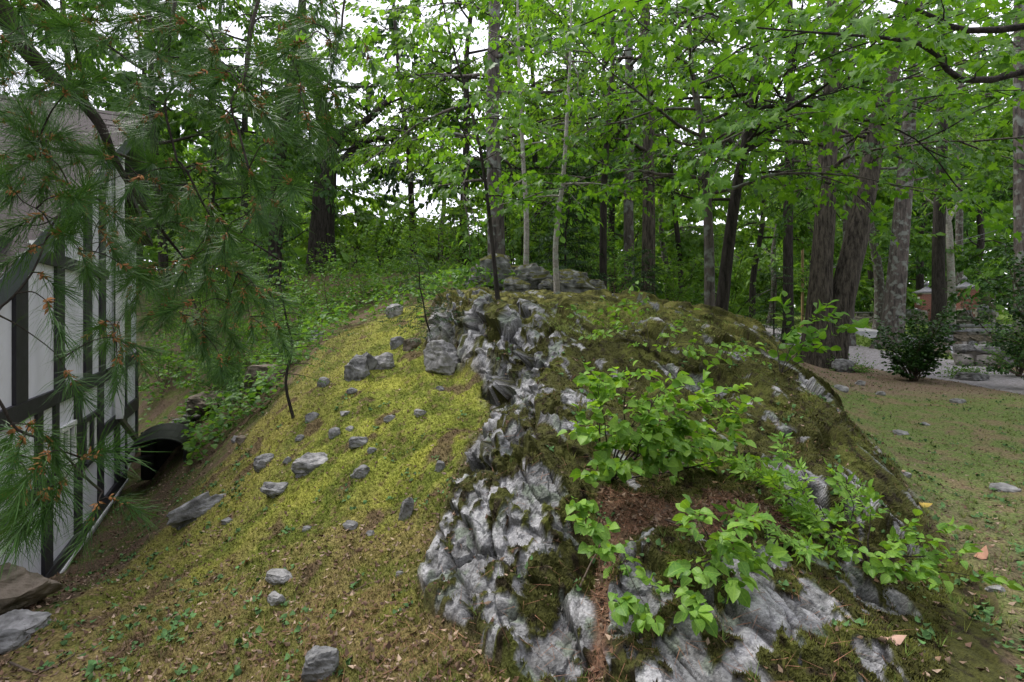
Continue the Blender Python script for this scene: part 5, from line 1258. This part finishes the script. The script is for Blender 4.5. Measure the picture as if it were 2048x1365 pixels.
def tuft_mesh(seed, nn=120):
    r = np.random.default_rng(seed); V = []; Fc = []; ti = []
    for k in range(nn):
        s = r.uniform(-.01, .11) ; th = r.uniform(0, 6.283); ph = math.radians(r.uniform(22, 75) * (1.15 - 3.5 * max(s, 0))); L = r.uniform(.075, .125)
        d = np.array([math.cos(th) * math.sin(ph), math.sin(th) * math.sin(ph), math.cos(ph)]); p = np.array([0, 0, s]); sd = unit(np.cross(d, np.array([.3, .2, 1.0]))) * .00085
        m_ = p + d * L * .55; e = p + d * L + np.array([r.normal() * .008, r.normal() * .008, L * .1]); o = len(V)
        V += [p - sd, p + sd, m_ + sd, m_ - sd, e]; Fc += [(o, o + 1, o + 2), (o, o + 2, o + 3), (o + 3, o + 2, o + 4)]; ti += [r.random()] * 5
    nf = len(Fc)
    for k in range(16):  # papery orange-brown bud scales and old cones around the shoot
        s = r.uniform(-.012, .05 if seed % 2 else .02); th = r.uniform(0, 6.283); d = unit(np.array([math.cos(th), math.sin(th), r.uniform(.1, 1.2)])); L = r.uniform(.012, .026); w = r.uniform(.0025, .0045)
        p = np.array([0, 0, s]); a = unit(np.cross(d, np.array([.1, .9, .3]))); b_ = np.cross(d, a); o = len(V); m_ = p + d * L * .45
        V += [p, m_ + a * w, m_ - a * .5 * w + b_ * w, m_ - a * .5 * w - b_ * w, p + d * L]; ti += [.5] * 5
        Fc += [(o, o + 1, o + 2), (o, o + 2, o + 3), (o, o + 3, o + 1), (o + 4, o + 2, o + 1), (o + 4, o + 3, o + 2), (o + 4, o + 1, o + 3)]
    mi = [0] * nf + [1] * (len(Fc) - nf)
    return mesh_np('needle_tuft', np.array(V), np.array(Fc), [M['needle'], M['bud']], False, np.array(ti)[:, None].repeat(3, 1), mi)
TM = [tuft_mesh(k) for k in range(8)]
T = [(220, 78, 2.0), (205, 410, 1.9), (70, 315, 1.7), (95, 312, 1.75), (170, 185, 2.0), (78, 275, 1.7), (318, 228, 2.0), (350, 145, 2.05), (432, 100, 2.0), (430, 85, 2.1), (455, 60, 2.2), (500, 345, 1.9), (545, 400, 1.95), (415, 435, 2.2), (440, 440, 2.2), (245, 530, 1.8), (110, 465, 1.7), (160, 502, 1.75), (70, 495, 1.7), (80, 547, 1.65), (95, 605, 1.6), (30, 385, 1.6), (230, 676, 1.9), (235, 717, 1.9), (135, 745, 1.8), (210, 645, 2.0), (365, 630, 2.2), (405, 665, 2.2), (45, 880, 1.45), (160, 915, 1.5), (125, 965, 1.5), (195, 1010, 1.6), (225, 995, 1.6), (100, 880, 1.5), (655, 175, 2.15), (650, 240, 2.15), (655, 270, 2.15), (730, 90, 2.4), (560, 60, 2.1), (555, 95, 2.1), (520, 110, 2.1), (522, 195, 2.0), (500, 215, 2.0), (455, 230, 2.0), (460, 265, 2.1), (290, 235, 2.1), (300, 355, 2.2), (355, 395, 2.3), (395, 330, 2.1), (380, 185, 2.1), (275, 165, 2.2), (140, 70, 2.1), (420, 560, 2.4), (350, 525, 2.3), (480, 580, 2.5), (330, 580, 2.3)]
zones = [((-30, 690), (-50, 420), 95, (1.7, 2.7)), ((170, 600), (380, 720), 84, (2.0, 2.8)), ((0, 240), (60, 480), 30, (1.6, 2.2)), ((-30, 120), (850, 990), 12, (1.35, 1.7))]
for (x0, x1), (y0, y1), n_, (d0, d1) in zones:
    for _ in range(n_):
        x = rng.uniform(x0, x1); y = rng.uniform(y0, y1)
        if x > 600 and y > 280: continue
        if x > 470 + (y - 300) * .25 and y > 420: continue
        T.append((x, y, rng.uniform(d0, d1)))
tp = np.array([W(*q) for q in T]) - pinv
nodes = np.array(nodes)
dist = np.array([np.linalg.norm(nodes - p, axis=1).min() for p in tp])
for i in np.argsort(dist):
    p = tp[i]; dd = np.linalg.norm(nodes - p, axis=1) + 0.25 * np.maximum(0, p[2] - nodes[:, 2]); j = dd.argmin(); a = nodes[j]; e = p - a; L = np.linalg.norm(e)
    path = catmull(np.array([a, a + e * .4 + np.array([0, 0, .10 * L]) + rng.normal(size=3) * .04 * L, a + e * .75 + np.array([0, 0, .08 * L]) + rng.normal(size=3) * .03 * L, p]), 3)
    twl_ = Limb(); twl_.add(path, [.0028 + .002 * L, .0018, .0016], 5, 1); twl_.build('twig', M['bark_pine'], pine)
    nodes = np.vstack([nodes, path[2:]])
    d = unit(unit(path[-1] - path[-2]) + np.array([0, 0, -.35]) + rng.normal(size=3) * .15)
    o = obj('needle_tuft', random.choice(TM), pine, tuple(p)); q = Vector(d).to_track_quat('Z', 'Y'); s = rng.uniform(.85, 1.2)
    o.matrix_basis = Matrix.Translation(Vector(p)) @ q.to_matrix().to_4x4() @ Matrix.Rotation(rng.uniform(0, 6.28), 4, 'Z') @ Matrix.Scale(s, 4)
# ------------------------------------------------------------------ rock knob, boulders, stones
def stone(px, py, w, h, label, mt='stone', group=None, name='stone', d=None, seed=None, sink=.3, depth=None, rz=None, n=9, strat=.05, tilt=None, cuts=7, box=.35):
    """px, py: foot of the stone; w, h its seen size in pixels"""
    b = march(px, py) if d is None else on(px, py, d)
    k = np.linalg.norm([b[1]]) / F; ww = w * k * (1 if name in ('boulder', 'flagstone') else .9); hh = h * k * (1 if name in ('boulder', 'flagstone') else .7)
    if name in ('stone', 'rock'): sink = max(sink, .72)
    sd_ = seed if seed is not None else int(px * 7 + py)
    r = random.Random(sd_)
    me = rock_mesh(name, (ww * 1.05, depth or ww * r.uniform(.6, .9), hh * (1 + sink)), sd_, M[mt], n=n, strat=strat, cuts=cuts, box=box)
    o = obj(name, me); o.location = (b[0], b[1], b[2] + hh * (.5 - .55 * sink))
    o.rotation_euler = (r.uniform(-.12, .12), r.uniform(-.12, .12) if tilt is None else tilt, r.uniform(-.5, .5) if rz is None else rz)
    tag(o, label, name.split('_')[-1] if name != 'stone' else 'stone', group); return o
kn = [(985, 572, 95, 75, 11.3, 'tall grey lichen-covered crag at the left of the rock knob'), (1040, 545, 110, 48, 11.8, 'broad grey rock behind the left birch stem'), (955, 582, 60, 34, 10.9, 'low sloping grey rock at the left foot of the knob'), (1068, 585, 80, 58, 10.9, 'rounded pale grey boulder between the two birch stems'), (1035, 588, 60, 40, 10.6, 'squat cracked boulder left of the right birch'), (1150, 588, 95, 52, 11.0, 'dark mossy boulder right of the right birch stem'), (1192, 590, 50, 28, 10.9, 'small grey boulder ending the knob towards the paired trunks'), (1100, 590, 50, 30, 10.7, 'small block tucked behind the right birch foot')]
for (px, py, w, h, d, lb) in kn: stone(px, py, w, h, lb, 'stone_mossy', name='boulder', d=d, n=16, sink=.35, strat=.09, cuts=10)
stone(20, 1190, 165, 100, 'large brown rounded boulder with lichen beside the house corner', 'stone_brown', name='boulder', d=3.75, n=16, sink=.2)
stone(40, 1222, 125, 50, 'flat pale slab rock lying in front of the brown boulder', 'stone_pale', name='rock', d=3.5, n=14, strat=.1)
stone(15, 1290, 80, 50, 'rounded grey rock on the moss below the flat slab', 'stone', name='rock', d=3.25, n=12)
stone(715, 755, 62, 75, 'upright dark split rock standing out of the moss slope', 'stone', name='rock', n=14, sink=.3, strat=.1)
stone(735, 740, 45, 72, 'tall narrow rock wedged behind the split one', 'stone', name='rock', n=12)
stone(762, 735, 60, 50, 'pale blocky rock right of the upright split one', 'stone_pale', name='rock', n=12)
stone(795, 692, 34, 32, 'small rounded grey stone above the blocky rocks', 'stone', name='rock')
stone(825, 695, 48, 30, 'reddish-brown flat stone near the little hemlock', 'stone_brown', name='rock')
stone(885, 745, 85, 68, 'pale rough boulder at the foot of the ledge', 'stone_pale', name='boulder', n=14, strat=.08)
stone(790, 632, 48, 36, 'pale rock at the upper rim of the moss slope', 'stone_pale', name='rock', n=12)
stone(632, 680, 36, 30, 'rounded grey rock on the left rim of the moss slope', 'stone', name='rock')
stone(530, 832, 78, 55, 'big rounded brown boulder at the foot of the moss slope', 'stone_brown', name='boulder', d=8.4, n=14)
stone(420, 826, 85, 42, 'low brown mossy boulder beside the flagstone path', 'stone_brown', name='boulder', d=9.6, n=14)
stone(485, 885, 30, 22, 'small tan block beside the tiny conifer', 'stone_brown', name='rock')
stone(400, 1030, 120, 70, 'long dark slanting rock slab set in the moss near the house', 'stone', name='rock', n=14, strat=.14, depth=.18, rz=.75, tilt=-.35, cuts=9, sink=.5)
stone(550, 985, 65, 38, 'dark wedge-shaped rock low on the moss slope', 'stone', name='rock', n=12, strat=.1)
stone(622, 930, 85, 45, 'flat pale rock on the middle of the moss slope', 'stone_pale', name='rock', n=12)
stone(528, 930, 45, 34, 'grey pointed rock left of the flat pale one', 'stone', name='rock', n=12)
stone(720, 950, 48, 32, 'grey rock near the rib of the outcrop', 'stone', name='rock', n=12)
stone(718, 890, 45, 30, 'lichen-speckled rock on the upper middle of the moss slope', 'stone', name='rock', n=12)
stone(640, 1345, 85, 75, 'dark angular rock sticking out of the moss at the foreground', 'stone', name='rock', n=14, strat=.12)
stone(552, 1205, 45, 30, 'small pale stone on brown moss', 'stone_pale'); stone(560, 1155, 62, 25, 'long light grey stone sliver on the brown moss', 'stone_pale')
stone(812, 1035, 36, 62, 'upright grey fang of rock beside the outcrop rib', 'stone', name='rock', n=12)
for (px, py, w, h) in ((575, 925, 25, 18), (670, 870, 28, 22), (700, 860, 22, 14), (780, 840, 30, 16), (840, 830, 30, 18), (625, 840, 34, 24), (650, 770, 34, 28), (705, 785, 28, 14), (860, 700, 25, 18), (745, 905, 24, 16), (600, 880, 22, 16), (880, 780, 22, 12), (700, 1055, 36, 18), (740, 1070, 22, 12), (475, 880, 26, 16), (615, 1060, 24, 12), (455, 1045, 30, 16), (800, 1150, 26, 14), (880, 940, 26, 30), (690, 830, 30, 14)):
    stone(px, py, w, h, 'small grey lichen stone poking out of the moss slope', random.choice(('stone', 'stone', 'stone_pale')), 'small stones in the moss slope', n=6)
for (px, py, w, h) in ((1810, 950, 26, 10), (1680, 780, 40, 18), (1720, 770, 30, 14), (1800, 868, 34, 12), (2010, 980, 60, 16), (1990, 1180, 40, 14), (1760, 790, 26, 12), (1915, 805, 40, 12), (1850, 850, 22, 8)):
    stone(px, py, w, h, 'small flat stone lying in the patchy lawn', 'stone_pale', 'small stones in the lawn', n=6)
stone(1945, 752, 75, 24, 'long low grey stone slab at the edge of the drive', 'stone', name='rock', d=11.6, box=.7, cuts=3)
stone(1880, 706, 40, 18, 'mossy boulder at the end of the grass verge', 'stone_brown', name='boulder', d=17, n=12)
stone(1508, 645, 34, 16, 'dark boulder at the left edge of the drive', 'stone', name='boulder', d=26, n=10)
stone(1685, 738, 45, 28, 'grey boulder lying right of the old tree foot', 'stone', name='boulder', d=12.6, n=12)
for (px, py, w, h) in ((345, 862, 70, 14), (372, 845, 60, 12), (398, 830, 50, 11), (350, 885, 60, 12), (430, 815, 46, 11), (325, 905, 50, 12)):
    stone(px, py, w, h, 'flat grey flagstone of the path beside the house', 'flag', 'flagstones of the house path', name='flagstone', n=8, box=.6, sink=.6, depth=.5, strat=0)

# ------------------------------------------------------------------ small ground cover
def scatter(n, y0, y1, x0=-1.05, x1=1.05):
    y = np.exp(rng.uniform(math.log(y0), math.log(y1), n)); u = rng.uniform(x0, x1, n); return u * y, y
def at(A, x, y): return bil(A, x, y)
rk_ = rockiness * sOut
def blades(name, x, y, col, h, w, nb, lean, label, cat, tip=1.15):
    z = at(GZ, x, y); n = len(x); th = rng.uniform(0, 6.283, (n, nb)); hh = h * rng.uniform(.6, 1.3, (n, nb)); ln = lean * rng.uniform(.3, 1.2, (n, nb))
    ox = np.cos(th); oy = np.sin(th); B = np.stack([x[:, None] + ox * w * 1.2, y[:, None] + oy * w * 1.2, np.broadcast_to(z[:, None] - .002, th.shape)], -1)
    sd = np.stack([-oy, ox, 0 * ox], -1) * w * .5; Tp = B + np.stack([ox * ln * hh, oy * ln * hh, hh], -1)
    V = np.stack([B - sd, B + sd, Tp], 2).reshape(-1, 3); Fc = np.arange(len(V)).reshape(-1, 3)
    c = np.repeat(np.repeat(col, nb, 0) * rng.uniform(.75, 1.3, (n * nb, 1)), 3, 0); c[2::3] *= tip
    o = obj(name, mesh_np(name, V, Fc, M['fuzz'], True, np.clip(c, 0, .8))); tag(o, label, cat, kind='stuff'); return o
x, y = scatter(66000, 1.9, 9.5, -.8, .05); k = at(sMoss, x, y) > .5; x, y = x[k], y[k]
blades('moss', x, y, at(colr, x, y) * np.array([1.0, 1.08, .95]), .012 + .0012 * y[:, None], .006, 4, .9, 'yellow-green moss cushions covering the slope', 'moss')
x, y = scatter(60000, 1.7, 9.5, -.25, .85); k = (at(sOut, x, y) > .5) & (at(rk_, x, y) < .35); x, y = x[k], y[k]
blades('olive_moss', x, y, at(colr, x, y) * 1.1, .012 + .0011 * y[:, None], .006, 4, .9, 'dark olive moss cushions on the outcrop', 'moss')
# grass
x, y = scatter(16000, 1.9, 14, -.9, 1.05); pm = np.where(x > 2.5, .85, .10) * (at(rk_, x, y) < .3) * (.3 + 1.2 * (at(n_mid, x, y) > .02)); pm = pm * ~in_poly(x, y, DRIVE); k = rng.random(len(x)) < pm; x, y = x[k], y[k]
gc = np.array([.10, .155, .035]) * rng.uniform(.7, 1.4, (len(x), 1)) + np.array([.07, .03, .01]) * (rng.random((len(x), 1)) < .3)
blades('grass', x, y, gc, np.where(x > 2.5, .045, .06)[:, None], .003, 7, .8, 'thin green and straw grass blades on lawn and slope', 'grass')
x, y = scatter(5000, 15, 45, .35, 1.0); k = ~in_poly(x, y, DRIVE) & ~in_poly(x, y, ROAD) & (x > 6); x, y = x[k], y[k]
blades('verge_grass', x, y, np.array([.16, .24, .05]) * rng.uniform(.7, 1.3, (len(x), 1)), .12, .03, 6, .8, 'bright green grass on the verge between drive and road', 'grass')
x, y = scatter(2600, 6.3, 9.5, .05, .45); k = (at(sOut, x, y) > .5) & (at(n_lo, x, y) > .0); x, y = x[k], y[k]
blades('crest_grass', x, y, np.array([.22, .27, .07]) * rng.uniform(.7, 1.3, (len(x), 1)), .05, .004, 7, 1.0, 'pale green tufted grass on top of the hump', 'grass')
# fallen leaves and needles
def flats(name, tmpl, x, y, size, col, tilt, label, cat, lift=.006):
    z = at(GZ, x, y) + lift; P = np.stack([x, y, z], -1); n = len(x); th = rng.uniform(0, 6.283, n)
    A = np.stack([np.cos(th), np.sin(th), rng.normal(size=n) * tilt], -1); e = .05
    N = np.stack([at(GZ, x - e, y) - at(GZ, x + e, y), at(GZ, x, y - e) - at(GZ, x, y + e), np.full(n, 2 * e)], -1); N = unit(N) + rng.normal(size=(n, 3)) * tilt
    A = A - (A * unit(N)).sum(-1, keepdims=True) * unit(N) * .9
    T_, Fc = tmpl; s, a, nn = frames(A, N); V = P[:, None] + size[:, None, None] * (T_[None, :, 0:1] * s[:, None] + T_[None, :, 1:2] * a[:, None] - T_[None, :, 2:3] * nn[:, None] * 1.4)
    FF = (np.arange(n)[:, None, None] * len(T_) + Fc[None]).reshape(-1, Fc.shape[1])
    o = obj(name, mesh_np(name, V.reshape(-1, 3), FF, M['litter'], True, np.repeat(col, len(T_), 0))); tag(o, label, cat, kind='stuff'); return o
x, y = scatter(85000, 1.9, 15, -1.05, 1.05)
litm = at(lit, x, y); pm = np.where(x > 2.4, .16 + .35 * at(mulch, x, y), .08); pm = np.where((at(sMoss, x, y) < .4) & (x < 0), .55, pm); pm += .26 * ((at(sMoss, x, y) > .5) & ((y < 4) | (x < -2.3))); pm = np.maximum(pm * (at(rk_, x, y) < .4), litm * .9); pm *= np.where(at(sOut, x, y) > .5, .35 + litm, 1)
pm *= ~in_poly(x, y, DRIVE)
k = rng.random(len(x)) < pm; x, y = x[k], y[k]
pal = np.array([(.15, .09, .055), (.21, .135, .085), (.10, .06, .04), (.34, .25, .18), (.13, .08, .055), (.18, .125, .085)]); col = pal[rng.integers(0, 6, len(x))] * rng.uniform(.6, 1.15, (len(x), 1))
flats('leaf_litter', KITE, x, y, rng.uniform(.014, .042, len(x)), col, .35, 'brown and tan fallen leaves strewn over the ground', 'leaves')
x, y = scatter(26000, 1.9, 5.5, -.5, .75); pm = np.maximum(at(lit, x, y), .12 * (at(sMoss, x, y) > .5) * (y < 3.2)); pm = np.maximum(pm, .05 * (at(sOut, x, y) > .5)); k = rng.random(len(x)) < pm; x, y = x[k], y[k]
NEED = (np.array([(-.012, 0, 0), (.012, 0, 0), (.0, 1, -.1)]), np.array([(0, 1, 2)]))
flats('fallen_needles', NEED, x, y, rng.uniform(.06, .13, len(x)), np.array([.20, .10, .06]) * rng.uniform(.6, 1.5, (len(x), 1)), .12, 'reddish-brown fallen pine needles in the clefts', 'needles', .01)
# small green plants
x, y = scatter(2300, 2.2, 12, -.95, 1.05); k = (at(rk_, x, y) < .4) & (rng.random(len(x)) < np.where(x > 2.4, .6, np.where(x < -.42 * y - .5, .7, .25))) & (at(n_mid, x, y) > -.1) & ~in_poly(x, y, DRIVE); x, y = x[k], y[k]
xx = (x[:, None] + rng.normal(size=(len(x), 5)) * .028).ravel(); y2 = (y[:, None] + rng.normal(size=(len(x), 5)) * .028).ravel()
flats('ground_plants', ROUND, xx, y2, rng.uniform(.016, .04, len(xx)), np.array([.06, .125, .04]) * rng.uniform(.6, 1.5, (len(xx), 1)), .35, 'small green seedlings and clover leaves in moss and lawn', 'plants', .018)
# undergrowth carpet behind the moss slope
x, y = scatter(18000, 7.0, 24, -.8, .12); k = (at(sMoss, x, y) < .4) & (at(sOut, x, y) < .3) & (fbm(x * .8, y * .8, 77.0, 2) > -.12) & (x > np.where(y > 9, -.718 * y, -.66 * y + .2)); x, y = x[k], y[k]
z = at(GZ, x, y); P = np.stack([x, y, z + rng.random(len(x)) * .45], -1)
o = leaf_cloud('ground_cover', OVATE, P, rng.normal(size=P.shape) * np.array([1, 1, .3]), np.array([0, 0, 1.0]) + rng.normal(size=P.shape) * .4, rng.uniform(.07, .13, len(P)), M['leaf_shrub']); tag(o, 'low leafy ground cover behind the moss slope', 'plants', kind='stuff')
# single fallen leaves and twigs that stand out
def fleaf(px, py, s, c, lb):
    b = march(px, py); m_ = mat('fallen_leaf', c, .7, .2, 30, 0)
    T_ = OVATE[0].copy(); T_[:, 2] = -T_[:, 2] * 1.6
    o = obj('fallen_leaf', mesh_np('fallen_leaf', T_ * s, OVATE[1], m_, True), None, (b[0], b[1], b[2] + .012)); n_ = Vector(gnormal(b[0], b[1])); o.rotation_euler = (n_.to_track_quat('Z', 'Y') @ Quaternion((0, 0, 1), random.uniform(0, 6))).to_euler(); tag(o, lb, 'leaf')
fleaf(1837, 1008, .09, (.42, .30, .06), 'yellow fallen leaf on the lawn beside the flank'); fleaf(1950, 1118, .10, (.36, .19, .12), 'salmon-brown fallen leaf on the lower lawn'); fleaf(490, 1128, .07, (.42, .18, .10), 'orange-pink fallen leaf on the mossy slope'); fleaf(1760, 1280, .09, (.38, .24, .18), 'tan fallen leaf by the lower rock')
def stick(pts, r, lb):
    P = []
    for a in pts:
        b = march(*a); P.append(b + np.array([0, 0, .012]))
    b = MB(); P = catmull(np.array(P), 4); P[:, 2] = [max(z_, gz(x_, y_) + .008) for x_, y_, z_ in P]; b.tube(P, np.linspace(r, r * .4, len(P)), 6); o = b.build('fallen_twig', M['twig'], None, True); tag(o, lb, 'twig')
stick([(20, 1330), (80, 1350), (140, 1320), (150, 1310)], .007, 'long dark fallen twig on the moss at the foreground'); stick([(690, 1195), (740, 1170)], .004, 'short pale twig lying on brown moss'); stick([(1160, 1180), (1195, 1110), (1250, 1050)], .006, 'pale bare stick leaning in the cleft between the rocks'); stick([(1330, 1045), (1380, 1070), (1420, 1140)], .007, 'curved grey stick lying over the pale lichen block'); stick([(735, 1300), (760, 1340)], .004, 'thin twig beside the dark angular rock')
